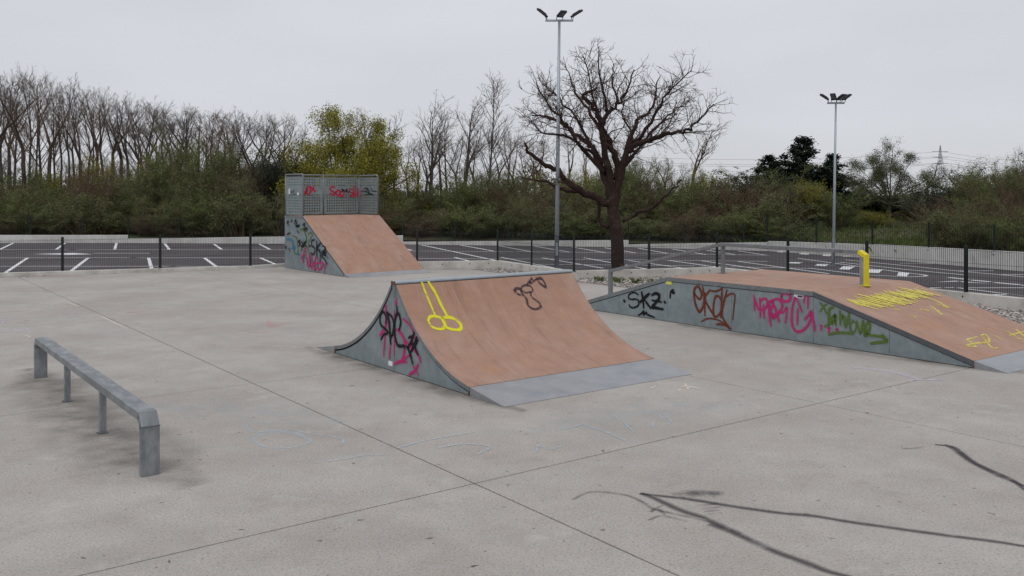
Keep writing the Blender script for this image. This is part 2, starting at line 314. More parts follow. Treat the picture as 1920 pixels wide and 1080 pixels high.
T['deck_dark']='2.21,-0.31 2.15,-0.29 2.11,-0.25 2.17,-0.22 2.24,-0.23 2.24,-0.29 2.27,-0.37 2.23,-0.45 2.29,-0.52 2.44,-0.51 2.48,-0.44 2.40,-0.35 2.41,-0.29;2.44,-0.27 2.32,-0.28 2.26,-0.23 2.35,-0.19 2.47,-0.20 2.49,-0.25 2.44,-0.28;2.42,-0.18 2.59,-0.11 2.49,-0.17 2.65,-0.13;2.68,-0.12 2.79,-0.13 2.79,-0.23 2.70,-0.18 2.68,-0.13'
T['qp_black']='2.15,1.13 2.31,1.12 2.41,1.03 2.36,0.91 2.18,0.86 2.13,0.74 2.27,0.62 2.41,0.66;1.99,1.09 1.99,0.59;1.70,1.05 1.97,0.85 1.74,0.74 1.72,0.43;1.54,0.95 1.30,0.91 1.41,0.81 1.59,0.74 1.28,0.75 1.61,0.61 1.37,0.49 1.21,0.35;1.59,0.72 1.30,0.63;2.54,0.91 2.51,0.90;1.18,0.58 1.16,0.57;3.31,1.08 3.46,1.01 3.31,0.95 3.41,0.86;3.21,1.02 3.09,0.94 3.21,0.85 3.02,0.90;2.97,1.05 3.00,0.86;2.81,1.06 2.93,0.95 2.78,0.87;4.41,1.65 4.31,1.74 4.31,1.58;4.05,1.72 4.00,1.79;3.75,1.66 3.70,1.79 3.60,1.69 3.65,1.56 3.36,1.61 3.55,1.54;3.07,1.62 2.93,1.68 2.97,1.47 2.74,1.54 2.83,1.41;4.38,1.24 4.18,1.31;3.55,1.41 3.43,1.33;4.54,0.79 4.49,0.78 4.51,0.73;4.23,0.74 4.18,0.70 4.20,0.66'
T['qp_pink']='3.21,0.56 3.07,0.29 3.02,0.67 2.90,0.80 2.83,0.45;3.12,0.52 2.97,0.57;2.78,0.45 2.69,0.19 2.55,0.28 2.59,0.59;2.55,0.61 2.50,0.28 2.36,0.10;2.41,0.60 2.36,0.19;2.27,0.36 2.22,0.11 2.08,0.12 2.18,0.32 2.04,0.54 1.90,0.46;1.95,0.30 1.90,0.13 1.72,0.15 1.50,0.34 1.81,0.36 2.18,0.30;1.68,0.29 1.68,0.13;1.34,0.35 1.39,0.19;1.42,0.13 1.42,0.05'
T['qp_green']='3.95,1.21 3.60,1.13 3.55,0.88 3.51,0.65 3.65,0.55 3.85,0.63 3.95,0.82;3.31,1.46 3.12,1.47 2.93,1.33 2.83,1.12 3.07,0.90 3.26,0.72;2.69,1.31 2.50,1.38 2.36,1.28 2.64,1.04 2.69,0.71 2.45,0.66'
T['qp_blue']='4.46,1.08 4.15,1.06 3.98,1.01 3.90,0.82;4.00,0.77 3.80,0.83 3.80,0.72 3.95,0.73;3.60,0.56 3.36,0.56;3.26,0.46 2.93,0.49'
T['rl_red']='0.77,2.81 0.81,2.73 0.86,2.95 0.91,2.99 1.02,2.95 0.97,2.73 0.87,2.75 0.91,2.91;1.02,2.99 1.21,2.83;1.16,3.03 1.06,2.81;2.01,2.97 1.89,3.01 1.83,2.91 1.91,2.83 2.02,2.77 1.96,2.69 1.82,2.75;2.07,2.79 2.16,2.87 2.25,2.81 2.18,2.67 2.09,2.71 2.07,2.79;2.25,2.83 2.27,2.65 2.38,2.67 2.43,2.81;2.79,2.91 2.65,2.91 2.68,2.79 2.79,2.75 2.75,2.63 2.63,2.67;2.84,2.89 2.84,2.63;2.93,2.92 2.91,2.65 2.81,2.77;3.02,2.92 3.01,2.61;2.86,3.00 2.88,2.99'
T['rl_dark']='2.31,2.91 2.41,2.87 2.31,2.81;2.45,2.83 2.54,2.91 2.52,2.81 2.63,2.81'
T['rl_blk']='4.45,2.81 4.20,2.84 3.63,2.71;4.24,2.93 4.04,2.95 3.83,2.77 3.55,2.69;4.12,2.69 3.83,2.71 3.55,2.73;3.67,2.99 3.59,2.85 3.23,2.82;4.04,2.81 3.95,2.95 3.79,2.81'
T['ch_blue']='-3.13,10.58 -2.72,10.84;-3.13,10.58 -2.94,10.25 -2.63,10.36;-2.91,10.04 -2.83,10.25 -2.54,10.25 -2.30,10.04 -2.20,9.84 -2.31,9.64 -2.54,9.59 -2.74,9.74 -2.91,10.04;-2.85,9.97 -2.78,10.18 -2.53,10.19 -2.27,9.97 -2.21,9.79;-2.57,10.36 -2.30,10.20 -2.14,10.09;-2.06,10.09 -1.87,9.94 -1.84,9.69;-1.97,9.06 -1.72,9.19 -1.54,9.32 -1.28,9.36;0.28,9.69 0.41,9.55 0.55,9.69;0.86,10.55 1.04,10.30 1.27,9.84;1.32,10.70 1.38,10.25;1.67,10.64 1.63,10.41;1.86,11.07 1.89,10.70 1.81,10.58;1.83,11.26 1.80,10.88;-1.21,9.59 -0.95,9.89 -0.41,10.25;0.25,9.41 0.28,9.69;1.21,11.00 1.33,10.76;0.84,10.58 0.59,10.36;-0.78,9.59 -0.53,9.74 -0.23,9.64 -0.35,9.36;-8.09,17.59 -7.95,17.75 -7.73,17.92;-8.04,17.51 -7.73,17.79;-9.13,18.14 -8.93,18.14;-8.62,17.28 -8.43,17.38;-10.20,30.04 -9.82,29.74 -9.41,29.14;-9.71,29.00 -9.26,28.86;-4.59,17.83 -3.99,17.88;-4.44,17.68 -4.03,17.75'
T['ch_pink']='-8.83,20.57 -8.70,20.71 -8.51,20.81;-8.82,20.62 -8.60,20.70;-9.18,20.21 -8.94,20.39;-11.77,20.71 -11.51,20.74 -11.26,20.98;-10.42,19.28 -10.34,19.34;-5.14,17.68 -4.83,17.73;-4.93,18.82 -4.66,18.91;-5.21,19.26 -4.90,18.41 -4.81,18.68'
T['ch_lav']='-10.24,18.03 -10.20,18.14 -10.01,18.03;-10.12,17.81 -10.05,17.86 -9.96,17.92;-10.02,17.65 -9.91,17.70;-9.82,17.81 -9.62,17.81 -9.68,18.03 -9.82,18.14;-9.75,19.80 -9.65,19.97;-9.77,19.89 -9.66,19.93;-11.02,19.53 -10.72,18.96;5.33,14.06 5.57,13.91 5.82,13.61 5.92,13.19;5.89,13.13 6.25,13.13'
T['ch_white']='-9.21,20.07 -9.12,20.00 -8.49,19.15 -7.76,18.16;-11.23,22.73 -10.83,22.21 -10.48,21.79;-11.66,22.50 -11.18,22.12;-11.11,22.04 -10.56,21.66;-9.42,17.38 -9.13,17.08;-9.03,16.62 -8.92,16.62;-10.54,29.59 -10.26,29.59;-10.17,30.04 -9.93,29.89;1.94,12.57 2.00,12.65;2.40,12.65 2.49,12.57;2.47,12.81 2.44,12.49;2.43,12.74 2.49,12.61;2.29,12.41 2.32,12.45;2.52,12.67 2.59,12.49'
T['spray1']='1.19,8.12 1.28,7.99 1.44,7.71 1.61,7.51 1.72,7.29 1.85,7.06 2.00,6.80 2.13,6.64 2.25,6.47 2.36,6.38'
T['spray2']='1.19,8.12 1.40,8.05 1.62,7.96 1.88,7.82 2.25,7.65 2.53,7.57 2.79,7.43 3.12,7.28 3.44,7.14 3.76,7.01 3.93,6.92;4.60,9.72 4.69,9.63 4.64,9.11 4.67,8.71 4.74,8.35;4.68,9.70 4.72,9.58 4.66,9.07 4.73,8.56 4.69,8.25'
T['spray3']='0.55,7.99 0.68,8.16 0.83,8.18 1.04,8.08 1.14,7.92 1.21,7.74 1.33,7.65 1.53,7.51 1.70,7.37;1.19,7.68 1.25,7.77 1.28,7.62;1.14,7.48 1.26,7.57 1.44,7.45;1.63,7.83 1.77,7.86;1.65,7.74 1.79,7.78;1.66,7.68 1.75,7.70;1.67,7.61 1.76,7.64;4.16,9.58 4.26,9.58 4.39,9.65'
T['spray4']='1.50,8.12 1.66,8.18 1.86,8.16;1.55,8.05 1.69,8.12 1.82,8.12;1.65,7.35 1.73,7.27 1.78,7.21'
# ================================================================ ground, parking lot, pavement
def poly_sheet(name, pts, z, m, parent=None):
    return obj(name, [(x, y, z) for x, y in pts], [tuple(range(len(pts)))], m, parent)
tag(poly_sheet('ground', [(-2500, -600), (2500, -600), (2500, 3500), (-2500, 3500)], -.10, 'earth'), kind='structure')
lot = tag(poly_sheet('parking_lot', [(-60, 15), (12, 13), (24, 13), (24, 26), (18.3, 32.1), (15.5, 38.5), (12.4, 43.6), (6.1, 46.8), (-6, 49.5), (-12.7, 50.1), (-21.7, 50.9), (-60, 50.9)], -.02, 'asphalt'), kind='structure')
LOT = '''-28.0,50.6 -25.4,44.7;-25.1,50.6 -22.6,44.7;-22.2,50.6 -19.7,44.7;-19.3,50.1 -17.0,44.7;-16.4,49.6 -14.4,44.7;-13.9,49.6 -12.0,44.7;-11.2,49.2 -9.3,44.4;-8.4,49 -6.4,44.2;-6.6,48.9 -4.9,44;-20.8,38.7 -17.6,31.3;-18.2,38.7 -15.4,31.3;-15.6,38.7 -12.6,31.6;-13.2,38.7 -10.5,32.5;-10.8,38.7 -8.4,33.3;-8.2,38.7 -6.2,34.5;-5.5,38.7 -4.2,35
-0.5,39.2 2.0,32.2;1.3,38.8 3.4,33.2;3.1,38.8 4.9,33.0;4.8,37.2 6.6,32.6;6.4,37.5 8.3,32.1;7.8,37.0 9.5,31.3;9.2,36.7 10.9,31.0;-2.5,39.1 -0.6,33.6
-4.9,48.7 -0.7,37.3;-2.8,48.6 -0.9,43.5;-0.7,47.9 0.9,43.0;1.2,47.4 2.7,42.7;3.1,46.7 4.4,42.2;4.7,46.3 5.8,41.9;6.4,45.8 7.2,41.8;8.0,45.1 8.8,40.9;9.5,44.3 10.1,40.9;10.9,43.6 11.4,40.6
-40,44.5 -12.1,44.5 4.0,42.4 11.5,40.4;-40,38.8 -10.6,38.8 3.6,37.9 10.4,36.7;-40,34.2 -10.1,34.2;0.8,35.2 6,34.6 11,33.2
15.1,34.4 15.8,32.2 16.6,30.5 17.6,28;14.3,32.7 15.3,30.5;15.4,35.8 16.6,35.5;15.9,32.1 17.2,32.2;16.6,30.6 18.1,30.8;12.2,26.3 12.9,26.3;13.0,26.3 13.5,24.8 14.2,23;13.2,26.3 16.9,26.3;12.8,24.4 13.5,24.6;13.7,31.3 13.9,30.8 13.95,30.5 13.9,30.2 13.7,30.0 13.1,29.8 11.9,30.6;12.2,38.5 13.7,31.3;11.0,33.3 11.9,30.6;13.9,37.6 15.1,34.4;13.2,36.3 14.3,32.7'''
for i, s in enumerate(LOT.replace('\n', ';').split(';')):
    pts = strokes(s)[0]
    V = []; wd = .13 if i < 26 else .11
    for k, p in enumerate(pts):
        a, b = Vector(pts[max(k - 1, 0)]), Vector(pts[min(k + 1, len(pts) - 1)]); d = (b - a).normalized() * wd / 2
        V += [(p[0] - d.y, p[1] + d.x, -.016 + (i % 5) * .0005), (p[0] + d.y, p[1] - d.x, -.016 + (i % 5) * .0005)]
    obj('parking_line', V, [(2 * k, 2 * k + 1, 2 * k + 3, 2 * k + 2) for k in range(len(pts) - 1)], 'road_paint', lot)
for q in '13.1,41.2 13.8,42.7 14.2,42.6 13.4,40.8;13.8,40.1 14.5,41.8 14.8,41.5 14.0,39.7;14.8,40.4 15.3,40.2 14.9,39.4 14.5,39.5;12.5,42.7 12.9,43.2 13.1,43.1 12.7,42.3;10.9,35.7 11.2,36.3 11.7,36.2 11.3,35.5;11.6,34.5 12.0,35.4 12.4,35.2 11.9,34.2;11.9,32.8 12.6,34.3 13.0,34.1 12.2,32.6;12.4,31.4 13.0,32.8 13.4,32.6 12.7,31.2;12.9,30.2 13.5,31.5 13.8,31.3 13.1,29.9;14.2,29.5 14.5,28.8 14.7,28.9 14.4,29.6;14.5,28.6 14.8,28.0 15.0,28.1 14.7,28.7;14.8,27.8 15.2,27.1 15.4,27.2 15.0,27.9;15.2,27.0 15.5,26.5 15.7,26.6 15.4,27.1;13.1,27.95 13.95,28.4 14.05,28.2;14.0,28.3 14.6,27.5 14.0,27.9;-21.9,41.2 -20.4,41.9 -19.1,41.1 -20,40.7;-19.4,41.85 -16.8,41.85 -16.8,41.7 -19.4,41.7'.split(';'):
    p = strokes(q)[0]; obj('road_marking', [(x, y, -.0125) for x, y in p], [tuple(range(len(p)))], 'road_paint', lot)

pav = poly_sheet('skate_park_pavement', [tuple(ac(*q)) for q in ((-27, -16), (13.5, -16), (13.5, 20.1), (12, 20.6), (11.6, 25.15), (8.06, 25.15), (5.4, 25.35), (-27, 32.2))], -.016, 'joint_dirt')
tag(pav, kind='structure')
def inset(P, d):
    n = len(P); out = []
    for i in range(n):
        a, b, c = Vector(P[i - 1]), Vector(P[i]), Vector(P[(i + 1) % n])
        e1 = (b - a).normalized(); e2 = (c - b).normalized()
        n1 = Vector((-e1.y, e1.x)); n2 = Vector((-e2.y, e2.x)); k = (n1 + n2); k = k / max(.3, k.dot(n1)); out.append(b + k * d)
    return out
def slab(P):
    P = [ac(*q) for q in P]
    if sum(P[i - 1].x * P[i].y - P[i].x * P[i - 1].y for i in range(len(P))) < 0: P = P[::-1]
    a = inset(P, .0095); b = inset(P, .013); n = len(P)
    V = [(*p, -.09) for p in a] + [(*p, -.003) for p in a] + [(*p, 0) for p in b]
    F = [(k * n + i, k * n + (i + 1) % n, k * n + n + (i + 1) % n, k * n + n + i) for k in range(2) for i in range(n)] + [tuple(range(2 * n, 3 * n))]
    obj('concrete_slab', V, F, 'slab_concrete', pav)
cols = [(-27, -16.2), (-16.2, -10.8), (-10.8, -5.4), (-5.4, 0), (0, 5.4)]
kc = lambda a: 26.6 - .2167 * a
for a0, a1 in cols:
    slab([(a0, -16), (a1, -16), (a1, -5.585), (a0, -5.585)])
    slab([(a0, -5.585), (a1, -5.585), (a1, 0), (a0, 0)])
    slab([(a0, 0), (a1, 0), (a1, 5.585), (a0, 5.585)])
    slab([(a0, 5.585), (a1, 5.585), (a1, kc(a1)), (a0, kc(a0))])
slab([(5.4, -16), (13.56, -16), (13.56, -5.585), (5.4, -5.585)]); slab([(5.4, -5.585), (13.56, -5.585), (13.56, 0), (5.4, 0)])
slab([(5.4, 0), (13.56, 0), (13.56, 5.585), (5.4, 5.585)])
slab([(5.4, 5.585), (13.56, 5.585), (13.56, 20.1), (12.05, 20.7), (11.65, 25.2), (8.06, 25.2), (5.4, kc(5.4))])
flat = lambda x, y, h: (x, y, h)
def clusters(txt, gap=.05):
    S_ = strokes(txt); B = [[min(p[0] for p in s) - gap, max(p[0] for p in s) + gap, min(p[1] for p in s) - gap, max(p[1] for p in s) + gap] for s in S_]
    g = list(range(len(S_)))
    for i in range(len(S_)):
        for j in range(i):
            if B[i][0] < B[j][1] and B[j][0] < B[i][1] and B[i][2] < B[j][3] and B[j][2] < B[i][3]:
                a_, b_ = g[i], g[j]; g = [b_ if k == a_ else k for k in g]
    raw = txt.split(';'); return [';'.join(raw[i] for i in range(len(raw)) if g[i] == k) for k in dict.fromkeys(g)]
def strokes_near(txt): return clusters(txt, .35)

for nm, key, wd, m in (('chalk_drawing', 'ch_blue', .042, 'chalk_blue'), ('chalk_drawing', 'ch_pink', .12, 'chalk_pink'), ('chalk_drawing', 'ch_lav', .13, 'chalk_lilac'), ('chalk_drawing', 'ch_white', .07, 'chalk_cream'),
                       ('spray_mark', 'spray1', .13, 'asphalt_spray'), ('spray_mark', 'spray2', .10, 'asphalt_spray'), ('spray_mark', 'spray3', .06, 'asphalt_mist'), ('spray_mark', 'spray4', .17, 'asphalt_mist')):
    for k, t in enumerate(strokes_near(T[key])): ribbon(nm, t, wd, m, flat, pav, lift=.003 + k * .0004, seed=k + int(wd * 100))
# wide faint chalk dust round the drawings; grime and painted contact shade along rail and ramps
def patch(txt, wd, m): ribbon('ground_stain_shade', txt, wd, m, flat, pav, lift=.0015, taper=.3, seed=9)
patch('-4.6,11.6 -3.2,11.2 -2.4,10.8;0.6,10.6 1.6,11.2 2.6,11.5', 1.3, 'chalk_dust')
patch('-3.3,8.7 -3.8,9.2 -4.4,9.9 -5.4,11.2 -6.4,12.6 -7.2,13.6', 1.5, 'grime_contact_shade')
patch('0.0,11.4 -0.7,12.2 -1.7,13.6 -2.6,14.6 -3.5,15.8;8.1,13.4 6.8,14.5 5.2,16.4 3.6,18.6', .7, 'grime_contact_shade')
random.seed(4)
for i in range(70):                                   # chewing gum and scuffs trodden into the slab
    x = random.uniform(-6, 6); y = random.uniform(5.5, 17); L = random.uniform(.02, .09)
    if i < 40: patch("%.3f,%.3f %.3f,%.3f" % (x, y, x + L * random.uniform(-1, 1), y + L * .4), random.uniform(.025, .06), "scuff")
# gravel strip between slab and wall
C0, C1, C2, C3 = Vector((-3.39, 32.3)), Vector((-.524, 32.95)), Vector((1.817, 28.43)), Vector((6.80, 29.85))
DW = Vector((.494, -.870)).normalized(); C4 = C3 + DW * 17
gb = poly_sheet('gravel_bed', [tuple(p) for p in (ac(13.5, 20.2), C1, C2, C3, C4, ac(13.5, -6))], -.006, 'gravel_base'); tag(gb, kind='structure')
def inpoly(x, y, P):
    r = False
    for i in range(len(P)):
        a, b = P[i - 1], P[i]
        if (a[1] > y) != (b[1] > y) and x < (b[0] - a[0]) * (y - a[1]) / (b[1] - a[1]) + a[0]: r = not r
    return r
GP = [tuple(p) for p in (ac(13.57, 20.2), C1, C2, C3, C4, ac(13.57, -6))]
rs = np.random.RandomState(3); V = []; F = []
ico = [(0, 0, 1), (.89, 0, .3), (.28, .85, .3), (-.72, .53, .3), (-.72, -.53, .3), (.28, -.85, .3), (0, 0, -.4)]
icf = [(0, i, i % 5 + 1) for i in range(1, 6)] + [(6, i % 5 + 1, i) for i in range(1, 6)]
n = 0
while n < 9000:
    x, y = rs.uniform(-1, 17), rs.uniform(13, 33)
    if not inpoly(x, y, GP): continue
    s = rs.uniform(.018, .05); an = rs.uniform(0, 6.3); b = len(V); ca, sa = math.cos(an), math.sin(an)
    V += [(x + s * (ca * p[0] * 1.3 - sa * p[1]), y + s * (sa * p[0] * 1.3 + ca * p[1]), s * p[2] * .7 + rs.uniform(-.004, .012)) for p in ico]
    F += [tuple(i + b for i in f) for f in icf]; n += 1
tag(obj('gravel', V, F, 'gravel_stone'), kind='stuff')
# ================================================================ low walls round the park
def wall(name, pts, h, th, m, label, cat='wall', z0=-.1, side=1, group=None):
    """pts along the inner face; h per point"""
    P = [Vector(p) for p in pts]; n = len(P); hh = h if isinstance(h, (list, tuple)) else [h] * n
    Q = []
    for i in range(n):
        a = (P[i] - P[i - 1]).normalized() if i else (P[1] - P[0]).normalized()
        b = (P[i + 1] - P[i]).normalized() if i < n - 1 else a
        n1 = Vector((-a.y, a.x)); n2 = Vector((-b.y, b.x)); k = n1 + n2; Q.append(P[i] + k / max(.3, k.dot(n1)) * th * side)
    V = []
    for i in range(n): V += [(*P[i], z0), (*P[i], hh[i]), (*Q[i], hh[i]), (*Q[i], z0)]
    F = [(4 * i + j, 4 * i + (j + 1) % 4, 4 * i + 4 + (j + 1) % 4, 4 * i + 4 + j) for i in range(n - 1) for j in range(4)] + [(0, 1, 2, 3), (4 * n - 1, 4 * n - 2, 4 * n - 3, 4 * n - 4)]
    mb = MB(); mb.add(V, F); o = mb.build(name, m, bevel=.012)
    return tag(o, label, cat, group)
KL = [Vector((-30, 23.5)), Vector((-15.1, 30.27)), Vector((-9.5, 32.8)), Vector((-8.75, 33.55)), Vector((-6.15, 35.65)), Vector((-5.3, 35.2)), C0]
kerb = wall('kerb_wall', KL, [.13, .13, .11, .11, .2, .28, .29], .2, 'wall_concrete', 'low pale concrete kerb along the parking lot behind the perforated railing ramp')
rw = wall('retaining_wall', [C0 + (C0 - C1).normalized() * -.004, C1, C2, C3, C4], .29, .2, 'wall_concrete', 'zigzag concrete kerb wall with tie holes beside the gravel strip')
for A_, B_, ss in ((C0, C1, (.9, 1.9, 2.6)), (C1, C2, (.35, 1.1, 1.9, 2.9, 3.6, 4.4)), (C2, C3, (.6, 2.1, 3.3, 4.2, 4.9)), (C3, C4, (1.2, 3.4, 5.9, 8.75, 11.2))):
    d = (B_ - A_).normalized(); nn = Vector((d.y, -d.x))
    for s in ss:
        p = A_ + d * s + nn * .006; q = A_ + d * s - nn * .02; MB().tube([(*p, .19), (*q, .19)], .02, 8).build('tie_hole', 'gap_black', rw)
# boundary walls on the far side of the lot
W = [(-60, 50.8), (-21.66, 50.8), (-12.7, 50.0), (-5.98, 49.4), (6.05, 46.7), (12.34, 43.5), (15.43, 38.4), (18.13, 31.95), (21.5, 24)]
far_walls = [([W[0], W[1]], [.42, .42], 'long level far boundary wall at the foot of the tall bare tree row'),
             ([W[1], W[2], W[3]], [.22, .37, .46], 'far boundary wall that rises past the perforated railing ramp'),
             ([W[3], W[4]], [.12, .34], 'thin far boundary wall running behind the big bare oak'),
             ([W[4], W[5]], [.12, .40], 'far boundary wall between the big oak and the shorter floodlight'),
             ([W[5], W[6], W[7], W[8]], [.46, .58, .66, .7], 'tallest boundary wall of pale concrete, angling towards the funbox')]
for P, h, l in far_walls: wall('boundary_wall', P, h, .2, 'far_concrete', l)
# ================================================================ mesh fences
def fence_panel(L, h, pitch, parent, p, ang, wr, z):
    mb = MB(); n = int(L / pitch)
    for i in range(1, n): x = i * L / n; mb.box(x - wr, x + wr, -wr, wr, .03, h)
    for zz in (.06, h * .36, h * .66, h - .05): mb.box(0, L, wr, wr * 3, zz - wr, zz + wr)
    o = mb.build('mesh_panel', 'fence_green', parent); o.location = (p.x, p.y, z); o.rotation_euler = (0, 0, ang)
def mesh_fence(label, posts, z, h, pitch=.055, wr=.0035, pr=.034):
    zs = z if isinstance(z, (list, tuple)) else [z] * len(posts)
    posts = [Vector(p) for p in posts]
    t = thing('mesh_fence', label, 'fence', loc=(posts[0].x, posts[0].y, 0)); off = Vector((posts[0].x, posts[0].y))
    for i, p in enumerate(posts):
        q = p - off; mb = MB(); mb.box(q.x - pr, q.x + pr, q.y - pr * .75, q.y + pr * .75, zs[i] - .02, zs[i] + h + .06); mb.box(q.x - pr * 1.7, q.x + pr * 1.7, q.y - pr * 1.5, q.y + pr * 1.5, zs[i] - .01, zs[i] + .008)
        mb.build('post', 'fence_green', t)
        if i < len(posts) - 1:
            d = posts[i + 1] - p; fence_panel(d.length, h, pitch, t, q, math.atan2(d.y, d.x), wr, min(zs[i], zs[i + 1]))
    return t
dk = Vector((.911, .412)); nk = Vector((-.412, .911)) * .1
K1 = Vector((-15.1, 30.27)) + nk
mesh_fence('dark mesh fence along the low kerb, ending behind the perforated railing ramp', [K1 - dk * 9.3, K1 - dk * 6.2, K1 - dk * 3.1, K1, K1 + dk * 3.07, K1 + dk * 6.14, Vector((-8.4, 34.0)), Vector((-6.2, 35.8))], .115, 1.1)
off = lambda p, d: p + Vector((-d.y, d.x)) * .1
d01 = (C1 - C0).normalized(); d12 = (C2 - C1).normalized(); d23 = (C3 - C2).normalized()
mesh_fence('dark mesh fence zigzagging on the kerb wall beside the gravel', [off(C0, d01), off(C1, d01) + Vector((.02, .0)), off(C1 + d12 * 2.41, d12), off(C2, d12) + Vector((.05, .03)), off(C2 + d23 * 2.77, d23), off(C3, d23) + Vector((.04, 0))] + [off(C3 + DW * s, DW) for s in (2.98, 5.84, 8.77, 11.7, 14.6)], .285, 1.1)
def along(P, step):
    P = [Vector(p) for p in P]; out = [P[0]]; rem = step
    for a, b in zip(P, P[1:]):
        L = (b - a).length; s = rem
        while s < L: out.append(a + (b - a) * (s / L)); s += step
        rem = s - L
    return out
fw = [Vector((x, y + .1)) for x, y in W]
for P, h, l in (([fw[0] + Vector((18, 0)), fw[1]], .40, 'green mesh fence on the long level far wall below the bare tree row'), ([fw[1], fw[2], fw[3]], .25, 'green mesh fence on the far wall behind the perforated railing ramp'), ([fw[3], fw[4]], .15, 'green mesh fence behind the big bare oak'), ([fw[4], fw[5]], .2, 'green mesh fence between the oak and the shorter floodlight'), ([fw[5], fw[6], fw[7], fw[8]], .5, 'green mesh fence on the tallest boundary wall near the grass bank')):
    mesh_fence(l, along(P, 2.96), h, 1.05, pitch=.12, wr=.0035, pr=.035)
# ================================================================ ramps
GF = {}
def put(root_, key, nm, wd, m, mapper, seed=1, lift=.003, label=None):
    for k, t in enumerate(clusters(T[key])):
        ribbon(nm, t, wd * 1.45, m, mapper, root_, lift=lift + .0015 + k * .0006, seed=seed + k, label=label, wob=.3)
        if m.startswith('spray'): ribbon('overspray', t, wd * 3.2, m.replace('spray', 'mist'), mapper, root_, lift=lift - .001 + k * .0003, seed=seed + k)
# ---- spine ramp
SPR = 1.97 / (math.sin(R(55)) - math.sin(R(8)))
def zs(d):
    x = 2.05 - d
    if x < 0: return .125 * (1 + x / .76)
    s = math.sin(R(8)) + x / SPR; return .125 + SPR * (math.cos(R(8)) - math.sqrt(max(0, 1 - s * s)))
SW = 3.51
sp = thing('spine_ramp', 'back-to-back curved spine ramp with brown deck, steel sides and pink and black tag', 'ramp', loc=(*ac(2.01, 5.09), 0), rz=PHI)
ys = [2.05 - i * (2.05 - .08) / 22 for i in range(23)]
for sg in (-1, 1):
    for x0, x1 in ((.0, .862), (.866, SW)):           # riding surface, two sheets a side
        V = []; F = []
        for y in ys: V += [(x0, sg * y, zs(y)), (x1, sg * y, zs(y)), (x0, sg * y, zs(y) - .014), (x1, sg * y, zs(y) - .014)]
        for i in range(22):
            b = 4 * i
            F += [(b, b + 1, b + 5, b + 4), (b + 2, b + 6, b + 7, b + 3), (b, b + 4, b + 6, b + 2), (b + 1, b + 3, b + 7, b + 5)]
        mb = MB(); mb.add(V, F); mb.build('deck_board', 'deck_board', sp, smooth=False)
    mb = MB(); a, b = sg * 2.054, sg * (2.83 if sg < 0 else 2.75)
    mb.add([(0, a, .001), (SW, a, .001), (SW, b, .001), (0, b, .001), (0, a, .122), (SW, a, .122), (SW, b, .007), (0, b, .007)], [(0, 3, 2, 1), (4, 5, 6, 7), (0, 1, 5, 4), (1, 2, 6, 5), (2, 3, 7, 6), (3, 0, 4, 7)])
    mb.build('toe_plate', 'toe_plate', sp)
    MB().box(-.004, .03, sg * 2.03 - .012, sg * 2.03 + .012, .003, .12).build('corner_plate', 'rust', sp)
    for x0, x1, xs in ((.010, .03, -.006), (SW - .03, SW - .010, SW - .018)):
        pts = [(y, zs(y) - .085) for y in ys if zs(y) - .085 > .02]
        mb = MB(); poly = [(pts[0][0], .012)] + pts + [(.004, pts[-1][1]), (.004, .012)]
        nn = len(poly); mb.add([(x0, sg * y, z) for y, z in poly] + [(x1, sg * y, z) for y, z in poly], [tuple(range(nn)), tuple(range(2 * nn - 1, nn - 1, -1))] + [(i, i + nn, (i + 1) % nn + nn, (i + 1) % nn) for i in range(nn)])
        mb.build('side_panel', 'steel_sheet', sp)
        mb = MB(); V = []; F = []                     # steel edge strip under the deck
        for y in ys: V += [(xs, sg * y, zs(y) - .001), (xs + .024, sg * y, zs(y) - .001), (xs, sg * y, zs(y) - .06), (xs + .024, sg * y, zs(y) - .06)]
        for i in range(22):
            b = 4 * i; F += [(b, b + 1, b + 5, b + 4), (b + 2, b + 6, b + 7, b + 3), (b, b + 4, b + 6, b + 2), (b + 1, b + 3, b + 7, b + 5)]
        F += [(0, 2, 3, 1), (88, 89, 91, 90)]
        mb.add(V, F); mb.build('edge_strip', 'steel_tube', sp)
    MB().tube([(-.012, sg * .036, zs(.07) + .012), (SW + .012, sg * .036, zs(.07) + .012)], .031, 14).build('coping', 'galvanised', sp, smooth=False)
    MB().tube([(-.016, sg * .036, zs(.07) + .012), (-.011, sg * .036, zs(.07) + .012)], .032, 14).build('coping_cap', 'rust', sp)
MB().box(.001, SW - .001, -.05, .05, 1.15, zs(.07) - .015).build('ridge_beam', 'steel_tube', sp)
side = lambda y0: (lambda c, z, h: (.010 - h, c - y0, z))
put(sp, 'sp_pink', 'graffiti', .042, 'spray_pink', side(5.09), 2)
put(sp, 'sp_black', 'graffiti', .038, 'spray_black', side(5.09), 3, .008)
def dk_map(x, y, h): return (x, y, zs(abs(y)) + h)
put(sp, 'deck_yel', 'graffiti', .034, 'spray_yellow', dk_map, 4)
put(sp, 'deck_dark', 'graffiti', .036, 'marker_violet', dk_map, 5)
MB().box(.006, .011, .06, .18, .08, .15).build('sticker', 'sticker_white', sp)
def screws(parent, pts):
    mb = MB()
    for x, y, z in pts: mb.add([(x + .009 * math.cos(j * 1.0472), y + .009 * math.sin(j * 1.0472), z + .0012) for j in range(6)], [(0, 1, 2, 3, 4, 5)])
    o = mb.build('deck_screws', 'edge_steel', parent); o['kind'] = 'stuff'
screws(sp, [(x, sg * y, zs(y)) for sg in (-1, 1) for x in (.03, .83, .90, 1.75, 2.6, SW - .03) for y in [.2 + .3 * k for k in range(7)]])
